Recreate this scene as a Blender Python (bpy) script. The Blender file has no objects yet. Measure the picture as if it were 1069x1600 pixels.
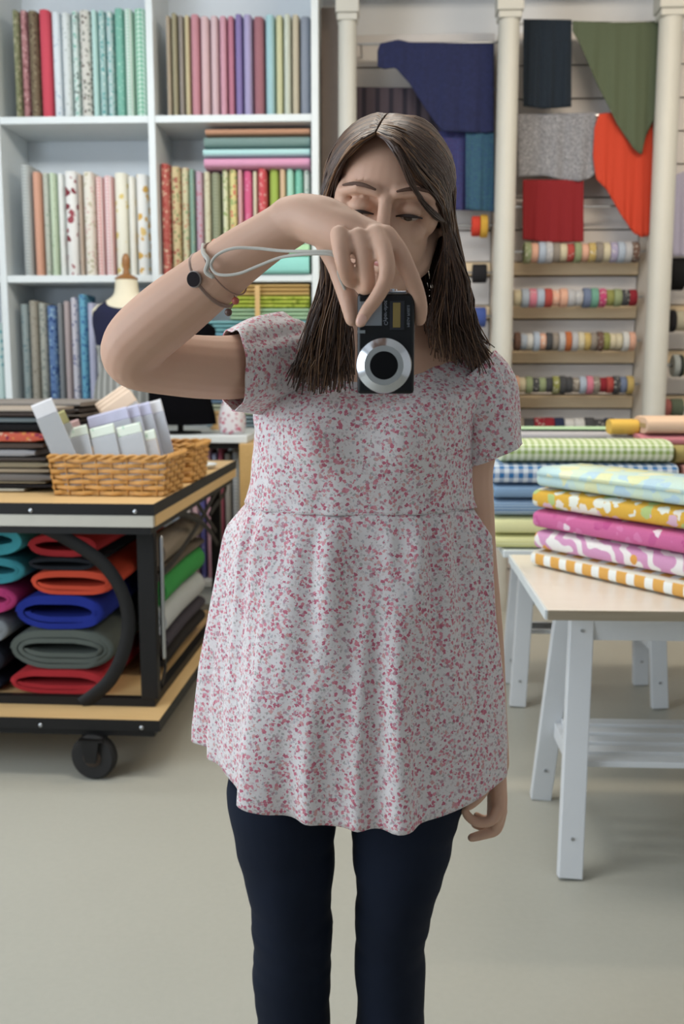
import bpy, bmesh, math, random
from mathutils import Vector, Matrix, Euler
random.seed(7)
PI = math.pi
sc = bpy.context.scene
COL = sc.collection
V = Vector

# ------------------------------------------------------------------ camera
F = 1560.0                      # focal length in pixels of the 1069x1600 frame
CAM = V((0, 0, 1.30))
PITCH, YAW = math.radians(8.31), math.radians(2.4)
RCAM = Matrix.Rotation(YAW, 3, 'Z') @ Matrix.Rotation(math.radians(90) - PITCH, 3, 'X')
cam_data = bpy.data.cameras.new('camera')
cam = bpy.data.objects.new('camera', cam_data)
COL.objects.link(cam)
cam.matrix_world = Matrix.Translation(CAM) @ RCAM.to_4x4()
cam_data.sensor_fit = 'VERTICAL'
cam_data.sensor_height = 24.0
cam_data.lens = 24.0 * F / 1600.0
cam_data.clip_start = 0.05
cam_data.dof.use_dof = True
cam_data.dof.focus_distance = 1.2
cam_data.dof.aperture_fstop = 4.8
sc.camera = cam

def P(u, v, Y):
    d = RCAM @ V(((u - 534.5) / F, (800 - v) / F, -1))
    return CAM + d * (Y / d.y)

# ------------------------------------------------------------------ light
world = bpy.data.worlds.new('world'); sc.world = world
world.use_nodes = True
bg = world.node_tree.nodes['Background']
bg.inputs[0].default_value = (0.80, 0.90, 1.0, 1)
bg.inputs[1].default_value = 0.31

def area(name, loc, target, sx, sy, power, col):
    l = bpy.data.lights.new(name, 'AREA'); l.shape = 'RECTANGLE'; l.size = sx; l.size_y = sy
    l.energy = power; l.color = col
    o = bpy.data.objects.new(name, l); COL.objects.link(o)
    o.location = loc
    o.rotation_euler = (V(target) - V(loc)).to_track_quat('-Z', 'Y').to_euler()
    return o
area('window_daylight', (-2.85, 0.7, 1.75), (0.6, 2.0, 1.0), 2.2, 2.2, 78, (0.80, 0.90, 1.0))
area('ceiling_light_front', (-0.5, 2.4, 3.28), (-0.5, 2.6, 0), 1.6, 0.5, 30, (1.0, 0.95, 0.86))
area('ceiling_light_back', (1.3, 3.3, 3.26), (1.3, 5.6, 0.7), 1.4, 0.4, 48, (1.0, 0.85, 0.66))
area('ceiling_light_left', (-1.5, 3.3, 3.26), (-1.5, 5.6, 1.4), 1.6, 0.5, 36, (0.90, 0.96, 1.0))

vs = sc.view_settings
vs.view_transform = 'Standard'; vs.look = 'None'; vs.gamma = 1.0; vs.use_curve_mapping = False
vs.exposure = 0.18

# ------------------------------------------------------------------ materials
def lin(h):
    if isinstance(h, str):
        h = h.lstrip('#'); c = [int(h[i:i + 2], 16) / 255 for i in (0, 2, 4)]
    else:
        c = h
    return tuple(x / 12.92 if x <= 0.04045 else ((x + 0.055) / 1.055) ** 2.4 for x in c) + (1,)

class NT:
    def __init__(s, name, rough=0.6, metal=0.0, sss=0.0, spec=0.5):
        s.m = bpy.data.materials.new(name); s.m.use_nodes = True
        s.t = s.m.node_tree; s.b = s.t.nodes['Principled BSDF']
        s.b.inputs['Roughness'].default_value = rough
        s.b.inputs['Metallic'].default_value = metal
        s.b.inputs['Specular IOR Level'].default_value = spec
        if sss:
            s.b.inputs['Subsurface Weight'].default_value = sss
            s.b.inputs['Subsurface Radius'].default_value = (1.0, .35, .2)
            s.b.inputs['Subsurface Scale'].default_value = 0.008
    def n(s, typ, **kw):
        x = s.t.nodes.new(typ)
        for k, v in kw.items():
            if hasattr(x, k): setattr(x, k, v)
        return x
    def link(s, a, b): s.t.links.new(a, b)
    def val(s, sock, v):
        if hasattr(v, 'is_linked') or hasattr(v, 'links'): s.link(v, sock)
        else: sock.default_value = v
    def math(s, op, a, b=0.0):
        x = s.n('ShaderNodeMath', operation=op)
        s.val(x.inputs[0], a); s.val(x.inputs[1], b)
        return x.outputs[0]
    def mix(s, f, a, b):
        x = s.n('ShaderNodeMix', data_type='RGBA')
        s.val(x.inputs[0], f); s.val(x.inputs[6], a); s.val(x.inputs[7], b)
        return x.outputs[2]
    def coord(s, kind='Object'):
        return s.n('ShaderNodeTexCoord').outputs[kind]
    def noise(s, scale, detail=3, vec=None):
        x = s.n('ShaderNodeTexNoise'); x.inputs['Scale'].default_value = scale
        x.inputs['Detail'].default_value = detail
        s.link(vec if vec is not None else s.coord(), x.inputs['Vector'])
        return x.outputs['Fac']
    def bump(s, h, strength=0.3, dist=0.002):
        x = s.n('ShaderNodeBump'); x.inputs['Strength'].default_value = strength
        x.inputs['Distance'].default_value = dist
        s.link(h, x.inputs['Height']); s.link(x.outputs[0], s.b.inputs['Normal'])
    def base(s, c): s.val(s.b.inputs['Base Color'], c)

MC = {}
def soft(c, k=.12):
    g = .3 * c[0] + .55 * c[1] + .15 * c[2]
    return tuple(x + (g - x) * k for x in c[:3]) + (1,)
def plain(name, col, rough=0.6, metal=0.0, var=0.06, scale=20, bump=0.0, sss=0.0, spec=0.5):
    if name in MC: return MC[name]
    t = NT(name, rough, metal, sss, spec); c = lin(col)
    d = tuple(x * (1 - var * 2) for x in c[:3]) + (1,); e = tuple(min(1, x * (1 + var)) for x in c[:3]) + (1,)
    n = t.noise(scale)
    t.base(t.mix(n, d, e))
    if bump: t.bump(n, bump)
    MC[name] = t.m
    return t.m

def fabric(kind, cols, s=40.0, rough=0.9):
    key = ('fab', kind, tuple(cols), s)
    if key in MC: return MC[key]
    t = NT('fabric_' + kind, rough, spec=0.2)
    c = [soft(lin(x)) for x in cols]
    co = t.coord()
    oi = t.n('ShaderNodeObjectInfo')
    off = t.n('ShaderNodeVectorMath', operation='ADD'); t.link(co, off.inputs[0])
    cmb = t.n('ShaderNodeCombineXYZ'); r3 = t.math('MULTIPLY', oi.outputs['Random'], 3.0)
    t.link(r3, cmb.inputs[0]); t.link(r3, cmb.inputs[1]); t.link(r3, cmb.inputs[2])
    t.link(cmb.outputs[0], off.inputs[1])
    vec = off.outputs[0]
    sep = t.n('ShaderNodeSeparateXYZ'); t.link(co, sep.inputs[0])
    yz = t.math('ADD', sep.outputs[1], sep.outputs[2])
    weave = t.noise(400, 2)
    if kind == 'plain':
        out = c[0]
    elif kind in ('gingham', 'check'):
        def fr(x): return t.math('LESS_THAN', t.math('FRACT', t.math('MULTIPLY', x, s)), 0.5)
        a, b = fr(sep.outputs[0]), fr(yz)
        out = t.mix(t.math('MULTIPLY', t.math('ADD', a, b), 0.5), c[0], c[1])
    elif kind == 'stripe':
        out = t.mix(t.math('LESS_THAN', t.math('FRACT', t.math('MULTIPLY', yz, s)), 0.5), c[0], c[1])
    elif kind == 'stripex':
        out = t.mix(t.math('LESS_THAN', t.math('FRACT', t.math('MULTIPLY', sep.outputs[0], s)), 0.35), c[0], c[1])
    elif kind == 'blocks':                       # rows of soft squares
        def tri(x, o=0.0): return t.math('ABSOLUTE', t.math('SUBTRACT', t.math('FRACT', t.math('ADD', t.math('MULTIPLY', x, s), o)), 0.5))
        a, b = tri(sep.outputs[0]), tri(yz)
        m = t.math('LESS_THAN', t.math('MAXIMUM', a, b), 0.30)
        m2 = t.math('LESS_THAN', t.math('MAXIMUM', tri(sep.outputs[0], 0.5), b), 0.22)
        out = t.mix(m2, t.mix(m, c[0], c[1]), c[2] if len(c) > 2 else c[0])
    elif kind == 'ogee':
        w = t.n('ShaderNodeTexWave', wave_type='BANDS', bands_direction='DIAGONAL'); w.inputs['Scale'].default_value = s
        w.inputs['Distortion'].default_value = 6; w.inputs['Detail'].default_value = 1.0; w.inputs['Detail Scale'].default_value = 2
        t.link(vec, w.inputs['Vector'])
        vo = t.n('ShaderNodeTexVoronoi'); vo.inputs['Scale'].default_value = 14; t.link(vec, vo.inputs['Vector'])
        sp = t.n('ShaderNodeSeparateColor'); t.link(vo.outputs['Color'], sp.inputs[0])
        k = t.math('MULTIPLY', t.math('LESS_THAN', vo.outputs['Distance'], 0.28), t.math('GREATER_THAN', sp.outputs[0], 0.6))
        out = t.mix(k, t.mix(t.math('GREATER_THAN', w.outputs['Fac'], 0.5), c[0], c[1]), c[2])
    else:                                        # floral: scattered spots of several colours over a ground
        nz = t.n('ShaderNodeTexNoise'); nz.inputs['Scale'].default_value = s * 1.2; t.link(vec, nz.inputs['Vector'])
        dv = t.n('ShaderNodeMix', data_type='VECTOR'); dv.inputs[0].default_value = 0.6 / s
        ad = t.n('ShaderNodeVectorMath', operation='SCALE'); t.link(nz.outputs['Color'], ad.inputs[0]); ad.inputs['Scale'].default_value = 0.8 / s
        a2 = t.n('ShaderNodeVectorMath', operation='ADD'); t.link(vec, a2.inputs[0]); t.link(ad.outputs[0], a2.inputs[1])
        vo = t.n('ShaderNodeTexVoronoi'); vo.inputs['Scale'].default_value = s; t.link(a2.outputs[0], vo.inputs['Vector'])
        sp = t.n('ShaderNodeSeparateColor'); t.link(vo.outputs['Color'], sp.inputs[0])
        rp = t.n('ShaderNodeValToRGB'); rp.color_ramp.interpolation = 'CONSTANT'
        k = len(c)
        while len(rp.color_ramp.elements) < k: rp.color_ramp.elements.new(0.5)
        for i, e in enumerate(rp.color_ramp.elements):
            e.position = i / k; e.color = c[(i + 1) % k]
        t.link(sp.outputs[0], rp.inputs[0])
        thr = 0.45 if kind == 'floral' else 0.3 if kind == 'dots' else 0.62
        out = t.mix(t.math('LESS_THAN', vo.outputs['Distance'], thr), c[0], rp.outputs[0])
    if not isinstance(out, tuple) or True:
        dark = t.n('ShaderNodeMix', data_type='RGBA', blend_type='MULTIPLY')
        dark.inputs[0].default_value = 0.25
        t.val(dark.inputs[6], out)
        t.link(weave, dark.inputs[7])
        t.base(dark.outputs[2])
    t.bump(weave, 0.25, 0.001)
    MC[key] = t.m
    return t.m

def wood(name, c1, c2, rough=0.45, scale=6, axis=0):
    if name in MC: return MC[name]
    t = NT(name, rough)
    mp = t.n('ShaderNodeMapping'); t.link(t.coord(), mp.inputs[0])
    sv = [22, 22, 22]; sv[axis] = 1.5
    mp.inputs['Scale'].default_value = sv
    n = t.noise(scale, 5, mp.outputs[0])
    t.base(t.mix(n, lin(c1), lin(c2))); t.bump(n, 0.1, 0.001)
    MC[name] = t.m
    return t.m

M_white = plain('white_paint', '#dbe1e2', 0.45, var=0.03, scale=8)
M_column = plain('column_paint', '#bfbdb4', 0.5, var=.03, scale=8)
M_warmwhite = plain('cream_paint', '#d0c6b8', 0.5, var=0.04, scale=8)
M_wallw = plain('wall_paint', '#e6e6e6', 0.7, var=0.03, scale=3)
M_shelfback = plain('shelf_back_paint', '#dfe6ec', 0.6, var=0.04, scale=4)
M_board = plain('board_paint', '#d4cfcc', 0.6, var=0.05, scale=6)
M_beige = wood('beige_board', '#e8d3b2', '#dcc49f', 0.6)
M_black = plain('black_iron', '#12100f', 0.55, 0.0, spec=.3, var=0.2, scale=30, bump=0.2)
M_steel = plain('steel', '#b9bcc0', 0.3, 1.0, var=0.05)
M_ply = wood('blond_plywood', '#dcbd8a', '#cba671', 0.4)
M_plyy = wood('blond_plywood_side', '#d9b67c', '#c49c5f', 0.4, axis=1)
M_greyedge = plain('grey_white_laminate', '#b8b4a8', 0.5, var=0.04)
M_rubber = plain('rubber', '#1b1918', 0.8, var=0.2)
M_wicker = wood('wicker', '#d3a25c', '#a87434', 0.5, 10)
M_birch = wood('birch_edge', '#9c907c', '#877a64', 0.5)
M_maple = wood('pale_tabletop', '#e9e2d6', '#e0d6c6', 0.35, 3)
M_trestle = plain('trestle_white', '#d6d8da', 0.45, var=0.03, scale=6)
M_card = plain('cardboard', '#a78f62', 0.9, var=0.1)
M_skin = None

# ------------------------------------------------------------------ mesh building
class MB:
    def __init__(s): s.v = []; s.f = []
    def add(s, vs_, fs_, M=None):
        o = len(s.v)
        s.v += [(M @ V(p)) if M else V(p) for p in vs_]
        s.f += [tuple(i + o for i in f) for f in fs_]
        return s
    def box(s, x0, x1, y0, y1, z0, z1, M=None):
        vs_ = [(x, y, z) for z in (z0, z1) for y in (y0, y1) for x in (x0, x1)]
        return s.add(vs_, [(0, 2, 3, 1), (4, 5, 7, 6), (0, 1, 5, 4), (2, 6, 7, 3), (0, 4, 6, 2), (1, 3, 7, 5)], M)
    def rings(s, rs, cap=True, closed=True, M=None):
        n = len(rs[0]); vs_ = [p for r in rs for p in r]; fs = []
        for i in range(len(rs) - 1):
            for j in range(n if closed else n - 1):
                k = (j + 1) % n
                fs.append((i * n + j, i * n + k, (i + 1) * n + k, (i + 1) * n + j))
        if cap:
            fs.append(tuple(range(n - 1, -1, -1))); fs.append(tuple(range((len(rs) - 1) * n, len(rs) * n)))
        return s.add(vs_, fs, M)
    def tube(s, pts, rad, n=12, hint=None, round_=True, M=None):
        pts = [V(p) for p in pts]; k = len(pts)
        if not isinstance(rad, list): rad = [rad] * k
        rad = [r if isinstance(r, tuple) else (r, r) for r in rad]
        tang = []
        for i in range(k):
            a = pts[max(0, i - 1)]; b = pts[min(k - 1, i + 1)]
            t = b - a; tang.append(t.normalized() if t.length > 1e-9 else V((0, 0, 1)))
        if round_:
            r0, r1 = max(rad[0]), max(rad[-1])
            pre = [(pts[0] - tang[0] * r0 * a, tuple(x * b for x in rad[0]), tang[0]) for a, b in ((.95, .25), (.75, .62), (.4, .9))]
            post = [(pts[-1] + tang[-1] * r1 * a, tuple(x * b for x in rad[-1]), tang[-1]) for a, b in ((.4, .9), (.75, .62), (.95, .25))]
            allp = pre + list(zip(pts, rad, tang)) + post
        else:
            allp = list(zip(pts, rad, tang))
        h = V(hint) if hint else (V((0, 0, 1)) if abs(tang[0].z) < 0.9 else V((1, 0, 0)))
        u = h; rs = []
        for p, r, t in allp:
            uu = u - t * u.dot(t)
            if uu.length < 1e-5: uu = t.orthogonal()
            uu.normalize(); w = t.cross(uu)
            if not hint: u = uu
            rs.append([p + uu * math.cos(2 * PI * j / n) * r[0] + w * math.sin(2 * PI * j / n) * r[1] for j in range(n)])
        return s.rings(rs, M=M)
    def bar(s, a, b, w, d, M=None, hint=(0, 1, 0)):
        a, b = V(a), V(b); t = (b - a).normalized(); y = V(hint); y = (y - t * y.dot(t)).normalized(); x = y.cross(t)
        r = lambda p: [p + x * sx * w / 2 + y * sy * d / 2 for sx, sy in ((-1, -1), (1, -1), (1, 1), (-1, 1))]
        return s.rings([r(a), r(b)], M=M)
    def lathe(s, prof, n=24, axis='Z', M=None):
        rs = []
        for r, z in prof:
            ring = []
            for j in range(n):
                a = 2 * PI * j / n; c, q = r * math.cos(a), r * math.sin(a)
                ring.append({'Z': (c, q, z), 'X': (z, c, q), 'Y': (q, z, c)}[axis])
            rs.append(ring)
        return s.rings(rs, M=M)
    def sphere(s, c, r, M=None, n=16, m=10):
        c = V(c); r = r if isinstance(r, tuple) else (r, r, r); rs = []
        for i in range(m + 1):
            e = -PI / 2 + PI * (i + .02) / (m + .04)
            rs.append([c + V((math.cos(e) * math.cos(2 * PI * j / n) * r[0], math.cos(e) * math.sin(2 * PI * j / n) * r[1], math.sin(e) * r[2])) for j in range(n)])
        return s.rings(rs, M=M)

WMX = {}
def tag(o, label=None, cat=None, group=None, kind=None):
    if label: o['label'] = label
    if cat: o['category'] = cat
    if group: o['group'] = group
    if kind: o['kind'] = kind
    return o
def setp(o, parent, M):
    if parent is not None:
        o.parent = parent; o.matrix_parent_inverse = WMX[parent.name].inverted()
    o.matrix_basis = M; WMX[o.name] = M.copy()
def empty(name, loc, label=None, cat=None, group=None):
    o = bpy.data.objects.new(name, None); COL.objects.link(o); o.empty_display_size = 0.05
    setp(o, None, Matrix.Translation(V(loc)))
    return tag(o, label, cat, group)
def obj(name, mb, mat, parent=None, M=None, smooth=True, bevel=0.0, solid=0.0, sub=0, center=True, angle=35):
    """link an MB as one mesh object. Mesh given in world space (M None) or in the space of matrix M"""
    me = bpy.data.meshes.new(name)
    vv = [V(p) for p in mb.v]
    if center and M is None:
        lo = [min(p[i] for p in vv) for i in range(3)]; hi = [max(p[i] for p in vv) for i in range(3)]
        c = V([(a + b) / 2 for a, b in zip(lo, hi)]); vv = [p - c for p in vv]; M = Matrix.Translation(c)
    if M is None: M = Matrix.Identity(4)
    me.from_pydata([tuple(p) for p in vv], [], mb.f)
    bm = bmesh.new(); bm.from_mesh(me); bmesh.ops.recalc_face_normals(bm, faces=bm.faces)
    bm.to_mesh(me); bm.free()
    if mat: me.materials.append(mat)
    if smooth:
        for p in me.polygons: p.use_smooth = True
        me.set_sharp_from_angle(angle=math.radians(angle))
    o = bpy.data.objects.new(name, me); COL.objects.link(o)
    setp(o, parent, M)
    if solid:
        m = o.modifiers.new('solid', 'SOLIDIFY'); m.thickness = solid; m.offset = 0
    if sub:
        m = o.modifiers.new('sub', 'SUBSURF'); m.levels = sub; m.render_levels = sub
    if bevel:
        m = o.modifiers.new('bevel', 'BEVEL'); m.width = bevel; m.segments = 2; m.limit_method = 'ANGLE'
    return o
def bake(o):
    """replace an object's mesh by the result of its modifiers"""
    dg = bpy.context.evaluated_depsgraph_get()
    me = bpy.data.meshes.new_from_object(o.evaluated_get(dg))
    o.modifiers.clear(); o.data = me
    for p in me.polygons: p.use_smooth = True
    return o
def dup(o, M, parent=None):
    c = o.copy(); COL.objects.link(c); c.parent = None; setp(c, parent, M); return c
def crv(pts, k=8):
    """Catmull-Rom through tuples of any length"""
    pts = [tuple(p) for p in pts]; out = []
    q = [pts[0]] + pts + [pts[-1]]
    for i in range(1, len(q) - 2):
        for j in range(k):
            t = j / k; r = []
            for a, b, c, d in zip(q[i - 1], q[i], q[i + 1], q[i + 2]):
                r.append(0.5 * (2 * b + (c - a) * t + (2 * a - 5 * b + 4 * c - d) * t * t + (3 * b - a - 3 * c + d) * t ** 3))
            out.append(tuple(r))
    out.append(pts[-1]); return out
def lerp(tab, x):
    if x <= tab[0][0]: return tab[0][1:]
    for a, b in zip(tab, tab[1:]):
        if x <= b[0]:
            t = (x - a[0]) / (b[0] - a[0]); return tuple(p + (q - p) * t for p, q in zip(a[1:], b[1:]))
    return tab[-1][1:]
def stadium(w, d, n=28, e=0.45):
    """rounded flat section in (x, y)"""
    out = []
    for j in range(n):
        a = 2 * PI * j / n; c, s = math.cos(a), math.sin(a)
        out.append((math.copysign(abs(c) ** e, c) * w / 2, math.copysign(abs(s) ** e, s) * d / 2))
    return out
ORD = ['first', 'second', 'third', 'fourth', 'fifth', 'sixth', 'seventh', 'eighth', 'ninth', 'tenth', 'eleventh', 'twelfth', 'thirteenth',
       'fourteenth', 'fifteenth', 'sixteenth', 'seventeenth', 'eighteenth', 'nineteenth', 'twentieth']

# ------------------------------------------------------------------ the room
YB = 5.25        # front plane of the shelving and the columns
t = NT('painted_floor', 0.38, spec=0.35)
nb = t.noise(1.1, 4); ns = t.noise(60, 3)
t.base(t.mix(t.math('ADD', t.math('MULTIPLY', nb, 0.7), t.math('MULTIPLY', ns, 0.3)), lin('#a3a196'), lin('#b8b6aa')))
t.bump(ns, 0.08, 0.002)
M_floor = t.m
def struct(name, mb, m, parent=None, **k):
    o = obj(name, mb, m, parent, **k)
    if parent is None: o['kind'] = 'structure'
    return o
X0, X1, Y0, Y1, ZC = -3.0, 2.7, -1.6, 5.80, 3.30
struct('floor', MB().box(X0 - .1, X1 + .1, Y0 - .1, Y1 + .1, -.1, 0), M_floor, smooth=False)
struct('ceiling', MB().box(X0 - .1, X1 + .1, Y0 - .1, Y1 + .1, ZC, ZC + .1), M_wallw, smooth=False)
wall_back = struct('wall_back', MB().box(X0, X1, Y1, Y1 + .1, 0, ZC), M_wallw, smooth=False)
struct('wall_right', MB().box(X1, X1 + .1, Y0, Y1 + .1, 0, ZC), M_wallw, smooth=False)
# left wall has a window beside the mirror
struct('wall_left', MB().box(X0 - .1, X0, Y0, -.6, 0, ZC).box(X0 - .1, X0, 2.0, Y1 + .1, 0, ZC)
       .box(X0 - .1, X0, -.6, 2.0, 0, .55).box(X0 - .1, X0, -.6, 2.0, 2.95, ZC), M_wallw, smooth=False)
wf = MB()
for a, b in ((-.6, -.54), (.68, .72), (1.94, 2.0)): wf.box(X0 - .08, X0 - .02, a, b, .55, 2.95)
for a, b in ((.55, .61), (2.89, 2.95)): wf.box(X0 - .08, X0 - .02, -.6, 2.0, a, b)
struct('window_1', wf, M_white, smooth=False)
# street side: wall with a wide shop window
struct('wall_front', MB().box(X0, X1, Y0 - .1, Y0, 0, .4).box(X0, X1, Y0 - .1, Y0, 2.8, ZC)
       .box(X0, -2.4, Y0 - .1, Y0, .4, 2.8).box(2.1, X1, Y0 - .1, Y0, .4, 2.8), M_wallw, smooth=False)
wf = MB()
for a in (-2.4, -.93, .57, 2.04): wf.box(a, a + .06, Y0 - .08, Y0 - .02, .4, 2.8)
for a in (.4, 2.74): wf.box(-2.4, 2.1, Y0 - .08, Y0 - .02, a, a + .06)
struct('window_2', wf, M_white, smooth=False)

# ------------------------------------------------------------------ shelving (cubbies) on the left
def X(u, v=432, Y=YB): return P(u, v, Y).x
def Z(v, u=600, Y=YB): return P(u, v, Y).z
zs = [Z(184, 400), Z(435, 250)]
pitch_z = zs[0] - zs[1]
zsh = [zs[1] - 2 * pitch_z + .0, zs[1] - pitch_z, zs[1], zs[0], min(zs[0] + pitch_z, ZC - .03)]
xd = [X(5), X(243), X(493)]
px = xd[1] - xd[0]; xd = [xd[0] - px] + xd
TH = 0.036
shelf = empty('shelving_unit', ((xd[0] + xd[-1]) / 2, YB + .2, 0), 'tall white open shelving unit of square cubbies full of fabric bolts', 'shelving')
for x in xd:
    obj('upright', MB().box(x - TH / 2, x + TH / 2, YB, Y1 - .14, 0, ZC - .02), M_white, shelf, smooth=False, bevel=.003)
for z in zsh[:-1]:
    for a, b in zip(xd, xd[1:]):
        obj('shelf_board', MB().box(a + TH / 2 + .0005, b - TH / 2 - .0005, YB + .004, Y1 - .141, z - TH / 2, z + TH / 2), M_white, shelf, smooth=False, bevel=.003)
obj('back_panel', MB().box(xd[0], xd[-1], Y1 - .14, Y1 - .12, 0, ZC - .02), M_shelfback, shelf, smooth=False)

def std_bolt(x0, x1, ytop, ybot_z, mat, yf, label, group, lean=0.0, depth=.22, name='fabric_bolt'):
    """bolt of fabric standing on end, its rounded spine facing the room"""
    w = abs(x1 - x0) - .0012; h = ytop - ybot_z
    rs = []
    j1, j2 = random.uniform(-.004, .004), random.uniform(-.5, .5)
    sec = stadium(w, depth, 20, .6)
    for z in (0, .004, h * .5, h - .004, h):
        k = .9 if z in (0, h) else 1
        rs.append([(a * k, b * (1 - (1 - k) * .2), z) for a, b in sec])
    M = Matrix.Translation(((x0 + x1) / 2, yf + depth / 2 + random.uniform(-.004, .02), ybot_z + .001)) @ Matrix.Rotation(lean, 4, 'Y')
    o = obj(name, MB().rings(rs), mat, M=M, angle=50)
    return tag(o, label, 'fabric', group)

def bolt_row(cell, vb_z, yf, items, group, default_top):
    for i, it in enumerate(items):
        u0, u1, cname, kind, cols = it[:5]
        top = it[5] if len(it) > 5 else default_top
        s = it[6] if len(it) > 6 else 60
        sh = .0
        xa, xb = P(u0, (top + 130), yf).x, P(u1, (top + 130), yf).x
        zt = P((u0 + u1) / 2, top, yf).z
        std_bolt(xa, xb, zt + random.uniform(-.004, .004), vb_z, fabric(kind, cols, s), yf,
                 '%s %s from left in the %s' % (cname if 'bolt' in cname else cname + ' fabric bolt', ORD[i], cell), group)

za = zs[0] + TH / 2
yf = YB + .03
bolt_row('topmost left cubby', za, yf, [
    (22, 33, 'olive green printed', 'floral', ('#8a8c68', '#6f7350', '#b5b08f')), (33, 46, 'dusty pink printed', 'floral', ('#b98082', '#d9a9a5', '#8f5a5c')),
    (46, 62, 'brown olive printed', 'floral', ('#7d6d55', '#94866a', '#5f4c3e')), (62, 82, 'plain coral red', 'plain', ('#dd4a5e',), 14),
    (82, 97, 'pale blue sprigged', 'dots', ('#e3ecf2', '#a9bfd4'), 18), (97, 112, 'pale grey sprigged', 'dots', ('#dfe6e6', '#b7c2bf'), 20),
    (112, 124, 'white bolt with mint leaves', 'floral', ('#d6e8e2', '#7cc0b0', '#6a7f7a'), 14), (124, 144, 'white bolt with dark brown flowers', 'floral', ('#dad7ce', '#6b5a52', '#8d8f86', '#dad7ce'), 14),
    (144, 154, 'pale aqua', 'plain', ('#bfe6e0',), 15), (154, 166, 'teal leaf patterned', 'floral', ('#a9cfcc', '#4fa7a8', '#d5e6e0'), 15),
    (166, 178, 'aqua floral', 'floral', ('#b9d6d6', '#5fb5b0', '#e5ece6'), 15), (178, 195, 'sea green printed', 'dots', ('#7fc2ae', '#a8dccb'), 10),
    (195, 209, 'white and mint checked', 'gingham', ('#e6efe9', '#a5d6bf'), 14), (209, 231, 'green and white gingham', 'gingham', ('#d9efe2', '#74c69e'), 12, 45)],
    'bolts in the top left cubby', 15)
bolt_row('topmost right cubby', za, yf, [
    (259, 268, 'beige', 'plain', ('#b5a58f',), 22), (268, 278, 'olive beige', 'plain', ('#a49c7e',), 20), (278, 288, 'grey brown', 'plain', ('#9b9189',), 22),
    (288, 298, 'cream yellow', 'plain', ('#cdbf95',), 22), (298, 313, 'rose pink', 'plain', ('#cf8f9b',), 22), (313, 328, 'pale pink', 'plain', ('#dfbcc0',), 24),
    (328, 342, 'blush white', 'stripex', ('#e2c9cd', '#cfa6b0'), 22, 90), (342, 355, 'candy pink', 'plain', ('#d9a0b2',), 22), (355, 367, 'raspberry pink', 'plain', ('#c87f95',), 22),
    (367, 380, 'plain violet', 'plain', ('#8f7fb8',), 22), (380, 395, 'lilac', 'stripex', ('#b9aed6', '#9a92c4'), 22, 90), (395, 414, 'brick rose', 'plain', ('#a9707a',), 24),
    (414, 430, 'sky aqua', 'plain', ('#a5d0d8',), 22), (430, 443, 'pale lemon', 'plain', ('#d3d2a5',), 22), (443, 455, 'pale grey green', 'plain', ('#cfd6c6',), 22),
    (455, 468, 'sand', 'plain', ('#c9bea5',), 22), (468, 486, 'slate grey', 'plain', ('#9199a8',), 24)],
    'bolts in the top right cubby', 22)
zb = zs[1] + TH / 2
bolt_row('second row left cubby', zb, yf, [
    (34, 51, 'grey and white striped', 'stripe', ('#c4c8c6', '#a3aaa8'), 256), (53, 67, 'salmon', 'plain', ('#e0a58a',), 268), (67, 79, 'grey green sprigged', 'dots', ('#c4c8ba', '#8ea58c'), 268),
    (79, 90, 'pale green', 'dots', ('#c9dcbe', '#a9c49a'), 270), (90, 102, 'plain white', 'plain', ('#eceee8',), 270), (102, 124, 'white bolt with wine red flowers', 'floral', ('#efeeea', '#8e3440', '#efeeea', '#a8505a'), 267, 26),
    (124, 131, 'beige', 'plain', ('#cdb9a8',), 272), (131, 149, 'cream rose printed', 'floral', ('#eee8da', '#c9c2a0', '#e3c3ba'), 267), (149, 163, 'red and white gingham', 'gingham', ('#f3e6e2', '#e08a80'), 275, 60),
    (163, 178, 'pink and white gingham', 'gingham', ('#f4e8e6', '#e6a6a8'), 275, 60), (178, 200, 'cream bolt with yellow blossoms', 'floral', ('#f3efdc', '#e8cf74', '#f3efdc'), 268, 26), (200, 212, 'ivory', 'plain', ('#efece0',), 274),
    (212, 233, 'white bolt with large golden medallions', 'floral', ('#f2f0ea', '#e3b04a', '#ecc877'), 272, 24)],
    'bolts in the second left cubby', 268)
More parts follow.
